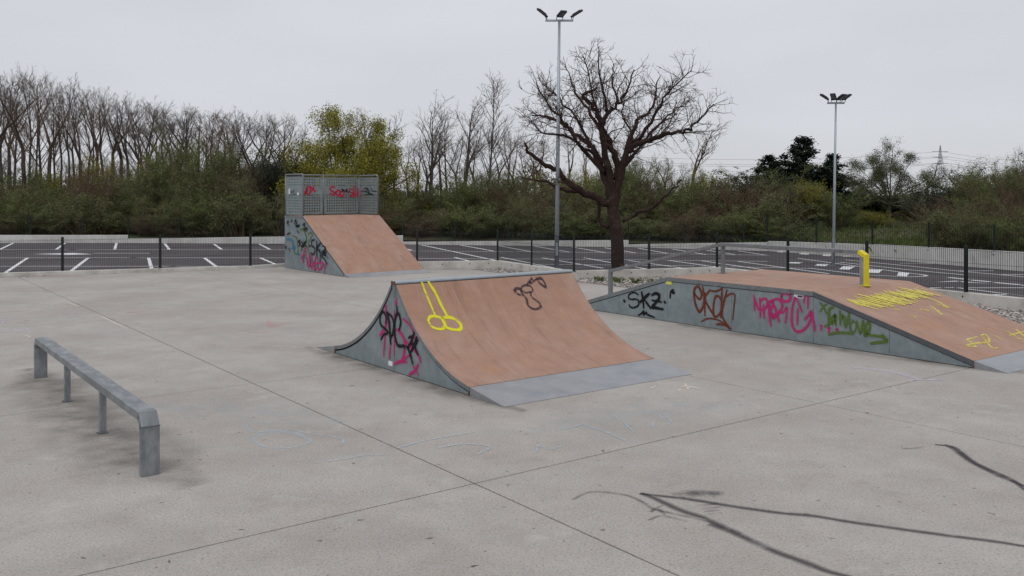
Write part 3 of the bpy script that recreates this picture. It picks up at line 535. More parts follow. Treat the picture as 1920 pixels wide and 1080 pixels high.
# ---- funbox
FW, FH = 3.25, .95
fb = thing('funbox', 'long low funbox with flat top, two slopes and graffiti along its steel side', 'ramp', loc=(*ac(9.36, 4.61), 0), rz=PHI)
fz = lambda y: FH if abs(y) <= 1.79 else .12 + (4.67 - abs(y)) / 2.88 * (FH - .12)
def quad_board(name, x0, x1, y0, y1, m, parent, zf, th=.016):
    mb = MB(); mb.add([(x0, y0, zf(y0) - th), (x1, y0, zf(y0) - th), (x1, y1, zf(y1) - th), (x0, y1, zf(y1) - th), (x0, y0, zf(y0)), (x1, y0, zf(y0)), (x1, y1, zf(y1)), (x0, y1, zf(y1))], [(0, 3, 2, 1), (4, 5, 6, 7), (0, 1, 5, 4), (1, 2, 6, 5), (2, 3, 7, 6), (3, 0, 4, 7)])
    return mb.build(name, m, parent)
for x0, x1 in ((0, 1.6), (1.606, FW)):
    for y0, y1 in ((-4.67, -1.792), (-1.788, 1.788), (1.792, 4.67)): quad_board('deck_board', x0, x1, y0, y1, 'deck_board', fb, fz)
for sg in (-1, 1):
    a, b = sg * 4.674, sg * 5.18
    mb = MB(); mb.add([(0, a, .001), (FW, a, .001), (FW, b, .001), (0, b, .001), (0, a, .116), (FW, a, .116), (FW, b, .007), (0, b, .007)], [(0, 3, 2, 1), (4, 5, 6, 7), (0, 1, 5, 4), (1, 2, 6, 5), (2, 3, 7, 6), (3, 0, 4, 7)])
    mb.build('toe_plate', 'toe_plate', fb)
    MB().box(-.006, .03, sg * 4.66 - .012, sg * 4.66 + .012, .003, .11).build('corner_plate', 'rust', fb)
seams = [-4.66, -3.26, -1.79, .07, 1.79, 3.26, 4.66]
for x0, x1, xs in ((.008, .03, -.008), (FW - .03, FW - .008, FW - .018)):
    for y0, y1 in zip(seams, seams[1:]):
        y0 += .003; y1 -= .003
        poly = [(y0, .012), (y1, .012), (y1, max(.014, fz(y1) - .10)), (y0, max(.014, fz(y0) - .10))]; mb = MB()
        mb.add([(x0, y, z) for y, z in poly] + [(x1, y, z) for y, z in poly], [(0, 1, 2, 3), (7, 6, 5, 4), (0, 4, 5, 1), (1, 5, 6, 2), (2, 6, 7, 3), (3, 7, 4, 0)])
        mb.build('side_panel', 'steel_sheet', fb)
    for y0, y1 in ((-4.67, -1.79), (-1.79, 1.79), (1.79, 4.67)):
        o = quad_board('edge_strip', xs, xs + .026, y0, y1, 'edge_steel' if y0 < -2 else 'steel_tube', fb, lambda y: fz(y) - .001, .085)
fmap = lambda c, z, h: (.008 - h, c - 4.61, z)
for key, m, wd, sd in (('fb_skz', 'spray_black', .046, 1), ('fb_ekan', 'spray_rust', .036, 2), ('fb_pink', 'spray_pink', .034, 3), ('fb_green', 'spray_green', .036, 4)): put(fb, key, 'graffiti', wd, m, fmap, sd)
rg = random.Random(6); k = T['fb_yel'].index('0.88,0.48'); hatch = []
for i in range(44):
    t = (i + rg.random()) / 44; x = .35 + 2.5 * t; y = 2.13 + .16 * t + rg.uniform(-.08, .08); l = rg.uniform(.10, .27) * (1 - .4 * abs(t - .5))
    hatch.append('%.2f,%.2f %.2f,%.2f' % (x - l * .55, y + l, x + l * .55, y - l))
T['fb_hatch'] = T['fb_yel'][:k - 1] + ';' + ';'.join(hatch); T['fb_scrawl'] = T['fb_yel'][k:]
yl = lambda a, c, h: (a, c - 4.61, fz(c - 4.61) + h)
put(fb, 'fb_hatch', 'graffiti', .048, 'crayon_yellow', yl, 6); put(fb, 'fb_scrawl', 'graffiti', .034, 'crayon_yellow', yl, 7)
MB().box(.002, .007, 6.275 - 4.61, 6.44 - 4.61, .795, .895).build('sticker', 'sticker_yellow', fb)
MB().box(.002, .007, 3.02 - 4.61, 3.23 - 4.61, .80, .875).build('sticker', 'sticker_white', fb)
MB().box(-.0005, .001, 3.04 - 4.61, 3.15 - 4.61, .815, .85).build('sticker_print', 'sticker_ink', fb)
screws(fb, [(x, y, fz(y)) for x in (.03, .8, 1.57, 1.64, 2.4, FW - .03) for y in [-4.5 + .45 * k for k in range(21)]])
# ---- flat rail bolted over the funbox
hr = thing('grind_rail', 'steel handrail over the funbox with a yellow painted end', 'rail', loc=(*ac(9.36 + 1.66, 4.61), 0), rz=PHI)
def beam(p, q, w_, t_):                               # rectangular tube in the local y-z plane, top face through p,q
    (y0, z0), (y1, z1) = p, q; d = Vector((y1 - y0, z1 - z0)).normalized(); n_ = Vector((-d.y, d.x))
    if n_.y < 0: n_ = -n_
    P = [(y0, z0), (y1, z1), (y1 - n_.x * t_, z1 - n_.y * t_), (y0 - n_.x * t_, z0 - n_.y * t_)]
    mb = MB(); mb.add([(-w_ / 2, y, z) for y, z in P] + [(w_ / 2, y, z) for y, z in P], [(0, 1, 2, 3), (7, 6, 5, 4), (0, 4, 5, 1), (1, 5, 6, 2), (2, 6, 7, 3), (3, 7, 4, 0)]); return mb
beam((5.36, .78), (1.70, 1.63), .10, .07).build('sloped_rail', 'steel_tube', hr, bevel=.006)
beam((1.70, 1.63), (-1.70, 1.63), .12, .075).build('top_rail', 'steel_tube', hr, bevel=.006)
MB().box(-.045, .045, 1.655, 1.745, 1.56, 1.634).build('weld_joint', 'rust', hr, bevel=.008)
MB().box(-.045, .045, 5.27, 5.36, .0, .735).build('post', 'steel_tube', hr, bevel=.005)
MB().box(-.035, .035, 1.64, 1.71, .95, 1.565).build('post', 'steel_tube', hr, bevel=.005)
mb = beam((-1.70, 1.632), (-1.83, 1.55), .15, .07); mb.build('rail_corner', 'yellow_paint', hr, bevel=.004)
MB().box(-.073, .073, -1.80, -1.72, .95, 1.56).build('end_post', 'worn_steel', hr)
MB().box(-.075, .075, -1.832, -1.801, .952, 1.552).build('painted_face', 'yellow_paint', hr, bevel=.004)
for y in (5.315, 1.675, -1.79):
    z = .0 if y > 5 else .951; MB().box(-.09, .09, y - .09, y + .09, z, z + .01).build('foot_plate', 'steel_tube' if y > -1 else 'yellow_paint', hr)
# ---- low grind rail
gr = thing('grind_rail', 'low galvanised box rail with chamfered ends standing on the open slab', 'rail', loc=(*ac(-2.36, 4.98), 0), rz=PHI)
beam((-2.83, .60), (2.83, .60), .17, .085).build('top_rail', 'worn_steel', gr, bevel=.007)
for sg in (-1, 1):
    beam((sg * 2.832, .599), (sg * 2.93, .475), .17, .085).build('rail_corner', 'worn_steel', gr, bevel=.007)
    MB().box(-.085, .085, min(sg * 2.93, sg * 2.85), max(sg * 2.93, sg * 2.85), 0, .478).build('end_post', 'worn_steel', gr, bevel=.006)
    MB().box(-.088, .088, min(sg * 2.932, sg * 2.85), max(sg * 2.932, sg * 2.85), .470, .478).build('weld_joint', 'edge_steel', gr)
    MB().box(-.035, .035, sg * .975 - .035, sg * .975 + .035, 0, .52).build('post', 'worn_steel', gr, bevel=.006)
    MB().box(-.055, .055, sg * .975 - .055, sg * .975 + .055, .0, .008).build('foot_plate', 'edge_steel', gr)
# ---- bank ramp with platform and perforated railing
QW, QR, QP_, QH = 3.098, 3.118, 1.531, 1.934
qp = thing('bank_ramp', 'tall bank ramp with brown slope and platform railed by perforated steel panels', 'ramp', loc=(*ac(8.578, 20.03), 0), rz=PHI + .025)
qz = lambda y: QH if y >= QR else .10 + max(y, 0) / QR * (QH - .10)
for x0, x1 in ((0, 1.545), (1.551, QW)):
    quad_board('deck_board', x0, x1, 0, QR - .002, 'deck_board', qp, qz)
    quad_board('platform_board', x0, x1, QR + .002, QR + QP_, 'deck_board', qp, qz)
mb = MB(); mb.add([(0, -.003, .001), (QW, -.003, .001), (QW, -.44, .001), (0, -.44, .001), (0, -.003, .096), (QW, -.003, .096), (QW, -.44, .007), (0, -.44, .007)], [(0, 3, 2, 1), (4, 5, 6, 7), (0, 1, 5, 4), (1, 2, 6, 5), (2, 3, 7, 6), (3, 0, 4, 7)]); mb.build('toe_plate', 'toe_plate', qp)
for x0, x1, xs in ((.006, .03, -.006), (QW - .03, QW - .006, QW - .018)):
    for poly in ([(.02, .012), (QR - .003, .012), (QR - .003, QH - .06), (.02, .05)], [(QR + .003, .012), (QR + QP_, .012), (QR + QP_, QH - .06), (QR + .003, QH - .06)]):
        mb = MB(); mb.add([(x0, y, z) for y, z in poly] + [(x1, y, z) for y, z in poly], [(0, 1, 2, 3), (7, 6, 5, 4), (0, 4, 5, 1), (1, 5, 6, 2), (2, 6, 7, 3), (3, 7, 4, 0)]); mb.build('side_panel', 'steel_sheet', qp)
    quad_board('edge_strip', xs, xs + .024, 0, QR, 'edge_steel', qp, lambda y: qz(y) - .001, .06)
    quad_board('edge_strip', xs, xs + .024, QR, QR + QP_, 'steel_tube', qp, lambda y: QH - .001, .07)
MB().box(.03, QW - .03, QR + QP_ - .03, QR + QP_ - .006, .012, QH - .02).build('back_panel', 'steel_sheet', qp)
RT = QH + 1.50; yb = QR + QP_ - .03; yf = QR + .03; xl, xr = .03, QW - .03
def arc(p0, p1, p2, r, n=5):                          # rounded corner at p1
    p0, p1, p2 = map(Vector, (p0, p1, p2)); a = p1 + (p0 - p1).normalized() * r; b = p1 + (p2 - p1).normalized() * r
    return [tuple(a * (1 - t) ** 2 + p1 * 2 * t * (1 - t) + b * t * t) for t in [i / n for i in range(n + 1)]]
for x in (xl, xr):
    pts = [(x, yf, QH)] + arc((x, yf, QH), (x, yf, RT), (x, yb, RT), .14) + [(x, yb, RT)]
    MB().tube(pts, .026, 10).build('rail_post', 'steel_tube', qp, smooth=True)
    MB().tube([(x, yb, QH), (x, yb, RT)], .026, 10).build('rail_post', 'steel_tube', qp, smooth=True)
MB().tube([((xl + xr) / 2, yb, QH), ((xl + xr) / 2, yb, RT)], .026, 10).build('rail_post', 'steel_tube', qp, smooth=True)
MB().tube([(xl, yb, RT), (xr, yb, RT)], .026, 10).build('top_rail', 'steel_tube', qp, smooth=True)
def perf(L, h, p=.1, hole=.054):
    nx = int((L - .06) / p); mx_ = (L - nx * p) / 2; X = [0]
    for i in range(nx): X += [mx_ + i * p + (p - hole) / 2, mx_ + i * p + (p + hole) / 2]
    X.append(L); Z = [0]; zz = .04; rows = 7
    for i in range(7): Z += [zz + (p - hole) / 2 + i * p, zz + (p + hole) / 2 + i * p]
    z3 = h - .04 - 3 * p
    for i in range(3): Z += [z3 + (p - hole) / 2 + i * p, z3 + (p + hole) / 2 + i * p]
    Z.append(h); nX = len(X); V = [(x, 0, z) for z in Z for x in X]; F = []
    for j in range(len(Z) - 1):
        for i in range(nX - 1):
            if i % 2 == 1 and j % 2 == 1: continue
            F.append((j * nX + i, j * nX + i + 1, (j + 1) * nX + i + 1, (j + 1) * nX + i))
    return V, F
PH = 1.36; xm = (xl + xr) / 2
for p, q in (((xl, yf + .05), (xl, yb - .03)), ((xl + .03, yb), (xm - .03, yb)), ((xm + .03, yb), (xr - .03, yb)), ((xr, yb - .03), (xr, yf + .05))):
    d = Vector(q) - Vector(p); V, F = perf(d.length, PH); o = obj('perforated_panel', V, F, 'steel_sheet', qp)
    o.location = (*p, QH + .055); o.rotation_euler = (0, 0, math.atan2(d.y, d.x)); sm = o.modifiers.new('thick', 'SOLIDIFY'); sm.thickness = .004; sm.offset = 0
    u = d.normalized()
    for z in (QH + .04, QH + .055 + PH):
        MB().tube([(p[0], p[1], z), (q[0], q[1], z)], .013, 6).build('panel_frame', 'steel_tube', qp)
for key, m, wd, sd in (('qp_green', 'spray_green', .05, 1), ('qp_blue', 'spray_blue', .05, 2), ('qp_pink', 'spray_pink', .05, 3), ('qp_black', 'spray_black', .052, 4)):
    put(qp, key, 'graffiti', wd, m, lambda y, z, h: (.006 - h, y, z), sd, lift=.002 + sd * .006)
put(qp, 'rl_red', 'graffiti', .044, 'spray_red', lambda x, z, h: (x, yb - .004 - h, z), 5)
put(qp, 'rl_dark', 'graffiti', .03, 'spray_black', lambda x, z, h: (x, yb - .006 - h, z), 6, .008)
put(qp, 'rl_blk', 'graffiti', .03, 'spray_black', lambda y, z, h: (xr - .004 - h, y, z), 7)
for y0, y1, z0, z1 in ((4.25, 4.36, 2.72, 2.92), (3.52, 3.62, 2.68, 2.78)): MB().box(xl - .006, xl - .003, y0, y1, z0, z1).build('sticker', 'sticker_white', qp)
ribbon('graffiti', '4.2,2.80 3.85,2.86;4.18,2.75 3.86,2.81;4.0,2.70 3.75,2.74', .03, 'spray_black', lambda y, z, h: (xl - .004 - h, y, z), qp)
# ================================================================ floodlight masts and street lamps
def flood(parent, x, y, z, yaw, tilt, s=1.0):
    M = Matrix.Translation((x, y, z)) @ Matrix.Rotation(yaw, 4, 'Z') @ Matrix.Rotation(tilt, 4, 'X')
    mb = MB(); mb.box(-.13 * s, .13 * s, 0, .50 * s, -.045 * s, .045 * s, M); h = mb.build('flood_head', 'lamp_black', parent, bevel=.015)
    MB().box(-.10 * s, .10 * s, .10 * s, .47 * s, -.052 * s, -.046 * s, M).build('flood_glass', 'lamp_glass', h)
    MB().box(-.10 * s, .10 * s, .10 * s, .42 * s, .046 * s, .075 * s, M).build('cooling_fins', 'lamp_black', h)
    for k in (-1, 1):
        MB().tube([(x + math.cos(yaw) * k * .12 * s, y + math.sin(yaw) * k * .12 * s, z - .13 * s), tuple(M @ Vector((k * .14 * s, .1 * s, 0)))], .014 * s, 6).build('bracket', 'lamp_black', h)
def mast(label, x, y, H_, r0, span, heads, s, lean):
    t = thing('floodlight_mast', label, 'floodlight', loc=(x, y, -.02))
    top = (lean, 0, H_)
    MB().tube([(0, 0, 0), (lean * .5, 0, H_ * .5), top], [r0, r0 * .8, r0 * .55], 12).build('pole', 'galvanised', t, smooth=True)
    MB().tube([(0, 0, 0), (0, 0, .02)], r0 * 2.2, 4).build('base_plate', 'galvanised', t)
    MB().box(-.05, .05, -r0 - .012, -r0 + .01, .5, .95).build('service_hatch', 'galvanised', t)
    MB().box(lean - span / 2, lean + span / 2, -.04, .04, H_, H_ + .07).build('cross_arm', 'galvanised', t, bevel=.01)
    for hx, yaw, tilt in heads: flood(t, lean + hx, 0, H_ + .14 * s + .05, yaw, tilt, s)
mast('tall grey floodlight mast with three lamp heads just behind the kerb wall', 1.63, 32.95, 9.05, .085, 1.02, [(-.45, R(75), R(40)), (.0, R(200), R(14)), (.45, R(-75), R(32))], .92, .1)
mast('shorter floodlight mast with four lamp heads standing among the parking bays', 12.32, 34.57, 6.2, .062, .66, [(-.27, R(70), R(35)), (-.06, R(150), R(30)), (.08, R(205), R(25)), (.28, R(-70), R(33))], .78, .1)
def gz(x, y): return .35
def street_lamp(label, px, Z, ytop, ybot, arm):
    x = (px - 960) / 1690 * Z; zt = 2.7 - (ytop - 365) / 1690 * Z; zb = min(.6, 2.7 - (ybot - 365) / 1690 * Z)
    t = thing('street_lamp', label, 'street lamp', loc=(x, Z, zb - .3)); hh = zt - zb + .3
    MB().tube([(0, 0, 0), (0, 0, hh)], [.075, .045], 8).build('pole', 'galvanised', t, smooth=True)
    MB().tube([(0, 0, hh - .02), (-arm * .5, 0, hh + .12), (-arm, 0, hh + .1)], .03, 6).build('arm', 'galvanised', t)
    MB().box(-arm - .35, -arm + .1, -.12, .12, hh + .06, hh + .14).build('lamp_head', 'galvanised', t, bevel=.03)
street_lamp('slim grey street lamp standing beside the ivy covered tree', 1774, 58, 338, 470, .15)
street_lamp('thin street lamp rising from the scrub beside the shorter floodlight', 1593, 66, 348, 445, .1)
street_lamp('street lamp with a short curved arm showing above the scrub by the dark conifer', 1424, 74, 371, 430, .9)
# ================================================================ verge behind the boundary walls
WP = [Vector(p) for p in W]
def wall_dist(x, y):
    best = 1e9; p = Vector((x, y))
    for a, b in zip(WP, WP[1:]):
        d = b - a; t = max(0, min(1, (p - a).dot(d) / d.dot(d))); best = min(best, (p - a - d * t).length)
    return best
def vz(x, y):
    d = wall_dist(x, y); return .18 + .42 * min(1, d / 9) + .9 * max(0, min(1, (d - 9) / 14)) + .12 * math.sin(x * .6) * math.sin(y * .45) * min(1, d / 3)
rows = [.15, 1, 2.5, 4.5, 7, 10, 14, 19, 26, 60, 160]
base = []
for a, b in zip(WP, WP[1:]):
    n = max(1, int((b - a).length / 3))
    base += [a + (b - a) * (i / n) for i in range(n)]
base.append(WP[-1]); V = []; F = []; nb = len(base)
for i, p in enumerate(base):
    d = (base[min(i + 1, nb - 1)] - base[max(i - 1, 0)]).normalized(); nn = Vector((-d.y, d.x))
    nn = Vector((nn.x * .8, max(nn.y, .35))).normalized()
    for r_ in rows:
        q = p + nn * r_; V.append((q.x, q.y, vz(q.x, q.y)))
for i in range(nb - 1):
    for j in range(len(rows) - 1): k = i * len(rows) + j; F.append((k, k + len(rows), k + len(rows) + 1, k + 1))
tag(obj('verge', V, F, 'earth', smooth=True), kind='structure')
# ================================================================ plant growth
def tubes_mesh(branches, k):
    """branches: list of (pts Nx3, radii N) -> verts, faces"""
    V = []; F = []; b = 0; an = np.arange(k) * 2 * np.pi / k; ca, sa = np.cos(an)[None, :, None], np.sin(an)[None, :, None]
    for P, r in branches:
        n = len(P); t = np.empty_like(P); t[1:-1] = P[2:] - P[:-2]; t[0] = P[1] - P[0]; t[-1] = P[-1] - P[-2]
        t /= np.linalg.norm(t, axis=1)[:, None] + 1e-9
        ref = np.array([0, 0, 1.]) if abs(t[0][2]) < .8 else np.array([1., 0, 0])
        a = np.cross(t, ref); a /= np.linalg.norm(a, axis=1)[:, None] + 1e-9; c = np.cross(t, a)
        V.append((P[:, None, :] + (a[:, None, :] * ca + c[:, None, :] * sa) * r[:, None, None]).reshape(-1, 3))
        i = np.arange(n - 1)[:, None] * k; j = np.arange(k)[None, :]; j2 = (j + 1) % k
        F.append(np.stack([i + j, i + j2, i + k + j2, i + k + j], -1).reshape(-1, 4) + b); b += n * k
    return np.concatenate(V), np.concatenate(F)
def leaves_mesh(pts, size, rs, flat=.5):
    n = len(pts); d = rs.normal(size=(n, 3)); d /= np.linalg.norm(d, axis=1)[:, None]
    e = rs.normal(size=(n, 3)); e[:, 2] *= flat; e -= d * (e * d).sum(1)[:, None]; e /= np.linalg.norm(e, axis=1)[:, None]
    s = (size * rs.uniform(.6, 1.3, n))[:, None]
    V = np.stack([pts - d * s * .5, pts + e * s * .28, pts + d * s * .5, pts - e * s * .28], 1).reshape(-1, 3)
    return V, np.arange(4 * n).reshape(-1, 4)
def np_mesh(name, V, F, m):
    me = bpy.data.meshes.new(name); nf = len(F)
    me.vertices.add(len(V)); me.vertices.foreach_set('co', V.astype(np.float32).ravel())
    me.loops.add(nf * 4); me.loops.foreach_set('vertex_index', F.astype(np.int32).ravel())
    me.polygons.add(nf); me.polygons.foreach_set('loop_start', np.arange(nf, dtype=np.int32) * 4); me.polygons.foreach_set('loop_total', np.full(nf, 4, np.int32))
    me.materials.append(MATS[m]); me.update(); me.validate(); return me
def branch(rs, p, d, L, r, n, gnarl, up, tip=.35):
    P = [p]; d = d / np.linalg.norm(d); st = L / n
    for i in range(n):
        d = d + rs.normal(size=3) * gnarl + np.array([0, 0, up]); d /= np.linalg.norm(d); P.append(P[-1] + d * st)
    return np.array(P), np.linspace(r, r * tip, n + 1), d
def spread(rs, d, ang):
    """a direction at about `ang` from d, any azimuth"""
    a = np.cross(d, rs.normal(size=3)); a /= np.linalg.norm(a) + 1e-9
    return d * math.cos(ang) + a * math.sin(ang)
def ramify(rs, parents, per_m, ang, ratio, rmin, gnarl, up, t0=.25, nseg=4, lmin=.25, lmax=9, cap=99999, rk=.011):
    out = []; order = rs.permutation(len(parents))
    for P, r in (parents[i_] for i_ in order):
        seg = np.linalg.norm(P[1:] - P[:-1], axis=1); L = seg.sum(); k = max(1, rs.poisson(per_m * L * (1 - t0)))
        for _ in range(k):
            t = t0 + (1 - t0) * rs.uniform() ** .85; x = t * (len(P) - 1); i = min(int(x), len(P) - 2); f = x - i
            p = P[i] * (1 - f) + P[i + 1] * f; d = P[i + 1] - P[i]; d = d / (np.linalg.norm(d) + 1e-9)
            l = min(lmax, max(lmin, L * ratio * rs.uniform(.6, 1.25) * (1.15 - .6 * t)))
            rr = max(rmin, min(r[i] * .6, rk * l))
            q, rad, _d = branch(rs, p, spread(rs, d, ang * rs.uniform(.7, 1.3)), l, rr, nseg, gnarl, up); 
            out.append((q, rad))
            if len(out) >= cap: return out
    return out
VAR = {}
def bare_tree(key, seed, H_=10., r0=.16, forks=2, spread_a=.5, per=(4.0, 4.2, 5.0), bark='bark_dark', twig='twig_grey', crown0=.35, up=.06, ratio=(.42, .42, .45), buds=0, bud_mat=None, bsize=.06, rtw=.0072, tf=.5, fan=(10, 26), cap3=11000, dome=None):
    rs = np.random.RandomState(seed); st = []
    P, r, d = branch(rs, np.zeros(3), np.array([rs.normal() * .04, rs.normal() * .04, 1.]), H_ * (.95 if forks == 1 else tf), r0, 8, .018 if forks == 1 else .03, .02,   .06 if forks == 1 else .6); st.append((P, r))
    lead = [(P, r)]
    if dome:
        for f in range(forks):
            th = math.acos(1 - (f + rs.uniform()) / forks * .93); az_ = f * 2.4 + rs.normal() * .3
            L_ = rs.uniform(.82, 1.0) * H_ * (1 - tf) * .8 / math.sqrt((math.cos(th) / 1.0) ** 2 + (math.sin(th) / dome) ** 2)
            q = branch(rs, P[-1 - f % 3], np.array([math.sin(th) * math.cos(az_), math.sin(th) * math.sin(az_), math.cos(th)]), L_, r[-1] * .55, 7, .07, .0, .2); lead.append((q[0], q[1]))
    elif forks > 1:
        for f in range(forks):
            q = branch(rs, P[-1] - (P[-1] - P[-2]) * .5 * f / forks, spread(rs, d, R(rs.uniform(*fan))), H_ * rs.uniform(.84, 1.04) * (1 - tf), r[-1] * .8, 7, .06, .04, .15); lead.append((q[0], q[1]))
    V1, F1 = tubes_mesh(lead, 7)
    l1 = ramify(rs, lead, per[0], spread_a, ratio[0], .012, .09, up, crown0, 5, .5)
    l2 = ramify(rs, l1, per[1], .6, ratio[1], rtw * 1.2, .11, up * .8, .2, 4, .3)
    l3 = ramify(rs, l2, per[2], .55, ratio[2], rtw, .12, up * .6, .1, 2, .25, cap=cap3)
    Va, Fa = tubes_mesh(l1, 4); Vb, Fb = tubes_mesh(l2 + l3, 3)
    V2 = np.concatenate([Va, Vb]); F2 = np.concatenate([Fa, Fb + len(Va)])
    parts = [('trunk', np_mesh('trunk', V1, F1, bark)), ('crown', np_mesh('crown', V2, F2, twig))]
    if buds:
        tw = l2 + l3; idx = rs.randint(0, len(tw), buds); pts = np.array([tw[i][0][rs.randint(1, len(tw[i][0]))] for i in idx]) + rs.normal(size=(buds, 3)) * (.17 if dome else .05)
        V3, F3 = leaves_mesh(pts, bsize, rs); parts.append(('foliage', np_mesh('foliage', V3, F3, bud_mat)))
    reg(key, parts); return parts
def reg(key, parts):
    co = [np.array([v.co for v in me.vertices]) for _, me in parts]; co = np.concatenate(co)
    VAR[key] = parts; fo = co[:, 2]
    NAT[key] = (np.percentile(np.array([v.co[2] for v in parts[-1][1].vertices]), 95) if parts[0][0] == 'stems' else (np.percentile(np.array([v.co[2] for v in parts[2][1].vertices]), 99) if len(parts) == 3 else fo.max()), np.percentile(np.abs(co[:, :2]), 97) * 2)
NAT = {}
def shrub(key, seed, H_=4.5, wid=2.2, leaf='leaf_olive', twig='twig_brown', nl=9000, size=.085, stems=16, per=(3.0, 4.0)):
    """many stems from one foot, fine twigs, small leaves"""
    rs = np.random.RandomState(seed); st = []
    for i in range(stems):
        a = rs.uniform(0, 6.28); lean = rs.uniform(.05, .6); d = np.array([math.cos(a) * lean, math.sin(a) * lean, 1.])
        st.append(branch(rs, np.array([math.cos(a), math.sin(a), 0]) * rs.uniform(0, .5) * wid * .4, d, H_ * rs.uniform(.6, 1.05) / math.sqrt(1 + lean * lean * .6), .03, 6, .08, .03)[:2])
    l1 = ramify(rs, st, per[0], .75, .34, .008, .1, .05, .1, 4, .4)
    l2 = ramify(rs, l1, per[1], .6, .5, .006, .12, .03, .1, 3, .25, cap=4200)
    V1, F1 = tubes_mesh(st, 4); V2, F2 = tubes_mesh(l1 + l2, 3)
    parts = [('stems', np_mesh('stems', np.concatenate([V1, V2]), np.concatenate([F1, F2 + len(V1)]), twig))]
    tw = l1 + l2; idx = rs.randint(0, len(tw), nl)
    pts = np.array([tw[i][0][rs.randint(0, len(tw[i][0]))] for i in idx]) + rs.normal(size=(nl, 3)) * .09
    V3, F3 = leaves_mesh(pts, size, rs); parts.append(('foliage', np_mesh('foliage', V3, F3, leaf)))
    reg(key, parts)
def plant(key, name, x, y, hgt, label, cat, group=None, rz=0, z=None, wid=3.):
    s = hgt / NAT[key][0]; sx = wid / NAT[key][1]
    t = thing(name, label, cat, group, loc=(x, y, (vz(x, y) if z is None else z) - .06), rz=rz); t.scale = (sx, sx, s)
    for nm, me in VAR[key]:
        o = bpy.data.objects.new(nm, me); COL.objects.link(o); o.parent = t
    return t
X = lambda px, Z: (px - 960) / 1690 * Z
ht = lambda ytop, Z: 2.7 + (365 - ytop) / 1690 * Z        # height above datum of a point seen at that row
for i in range(5): bare_tree('row%d' % i, 20 + i, 10, .15, forks=(2, 3, 2, 1, 3)[i], spread_a=.55, bark='bark_dark' if i % 2 else 'bark_brown', twig='twig_grey' if i % 3 else 'twig_brown', crown0=(.3, .25, .35, .3, .2)[i], up=.07)
bare_tree('poplar', 41, 10, .15, forks=1, spread_a=.42, per=(5.5, 4.4, 4.6), bark='bark_pale', twig='twig_grey', crown0=.2, up=.10, ratio=(.34, .42, .45), cap3=10000)
bare_tree('birch', 42, 10, .10, forks=1, spread_a=.5, per=(5.5, 4.2, 4.6), bark='bark_pale', twig='twig_grey', crown0=.2, up=.09, ratio=(.27, .42, .5), rtw=.007, cap3=10000)
bare_tree('spray', 43, 8, .10, forks=2, spread_a=.5, per=(3.0, 3.2, 4.2), bark='bark_brown', twig='twig_brown', crown0=.1, up=.10)
bare_tree('budding', 44, 7, .20, forks=34, spread_a=.75, per=(3.4, 4.4, 4.4), bark='bark_dark', twig='bark_brown', crown0=.3, up=.01, ratio=(.30, .45, .45), buds=105000, bud_mat='leaf_bud', bsize=.085, tf=.14, cap3=9000, dome=.85)
bare_tree('ivy', 45, 8, .20, forks=22, spread_a=.6, per=(3.2, 4.2, 4.4), bark='leaf_ivy', twig='twig_grey', crown0=.3, up=.01, ratio=(.30, .45, .45), buds=60000, bud_mat='leaf_ivy', bsize=.078, tf=.22, cap3=9000, dome=.8)
bare_tree('rusty', 46, 6, .13, forks=3, spread_a=.6, per=(2.6, 3.0, 4), bark='bark_brown', twig='twig_brown', crown0=.2, buds=3000, bud_mat='leaf_brown', bsize=.09)
shrub('olive', 51, 4.5, 2.4, 'leaf_olive', 'twig_brown', 19000, .058)
shrub('green', 52, 4.5, 2.6, 'leaf_green', 'twig_brown', 20000, .06)
shrub('brown', 53, 4.5, 2.4, 'leaf_brown', 'twig_brown', 8000, .05, 20, (3.4, 4.6))
shrub('dark', 54, 4.5, 2.4, 'leaf_dark', 'bark_dark', 20000, .08)
shrub('low', 55, 2.0, 2.4, 'leaf_olive', 'twig_brown', 13000, .05, 22)
shrub('bright', 56, 3.0, 2.6, 'leaf_bud', 'twig_brown', 15000, .05, 18)
rnd = random.Random(12)
tops = [(-60, 140), (0, 135), (60, 130), (100, 146), (130, 165), (190, 160), (230, 182), (290, 190), (330, 200), (400, 204), (470, 214), (545, 222)]
def itop(px):
    for (a, ya), (b, yb_) in zip(tops, tops[1:]):
        if a <= px <= b: return ya + (yb_ - ya) * (px - a) / (b - a)
    return tops[-1][1]
ROWG = 'bare trees in the row beyond the parking lot'; ROWL = [k + ' leafless tree in the tall row beyond the long level boundary wall' for k in ('forked brown', 'triple stemmed dark', 'forked dark', 'straight single stemmed', 'triple stemmed brown')]
px = -55; i = 0
while px < 548:
    Z = rnd.uniform(58, 88); x = X(px, Z); H_ = ht(itop(px) + rnd.uniform(-6, 14), Z) - vz(x, Z)
    v = rnd.choice([0, 1, 2, 3, 4]); plant('row%d' % v, 'bare_tree', x, Z, H_ + .5, ROWL[v], 'tree', ROWG + ', ' + ROWL[v].split(' leafless')[0], rnd.uniform(0, 6.28), wid=rnd.uniform(3.4, 5.0)); i += 1
    px += rnd.uniform(8, 16)
def single(key, name, px, Z, ytop, wpx, label, cat='tree', group=None, rz=None):
    x = X(px, Z); return plant(key, name, x, Z, ht(ytop, Z) - vz(x, Z), label, cat, group, rnd.uniform(0, 6.28) if rz is None else rz, wid=wpx / 1690 * Z)
single('budding', 'budding_tree', 650, 57, 214, 225, 'broad round tree in yellow-green bud right behind the perforated railing')
single('row1', 'bare_tree', 702, 66, 196, 130, 'grey leafless tree peeping out behind the yellow-green budding tree')
single('poplar', 'bare_tree', 806, 60, 168, 105, 'upright leafless poplar, the more slanting of a close pair')
single('poplar', 'bare_tree', 868, 61, 156, 110, 'upright leafless poplar, the straighter of a close pair', rz=2.2)
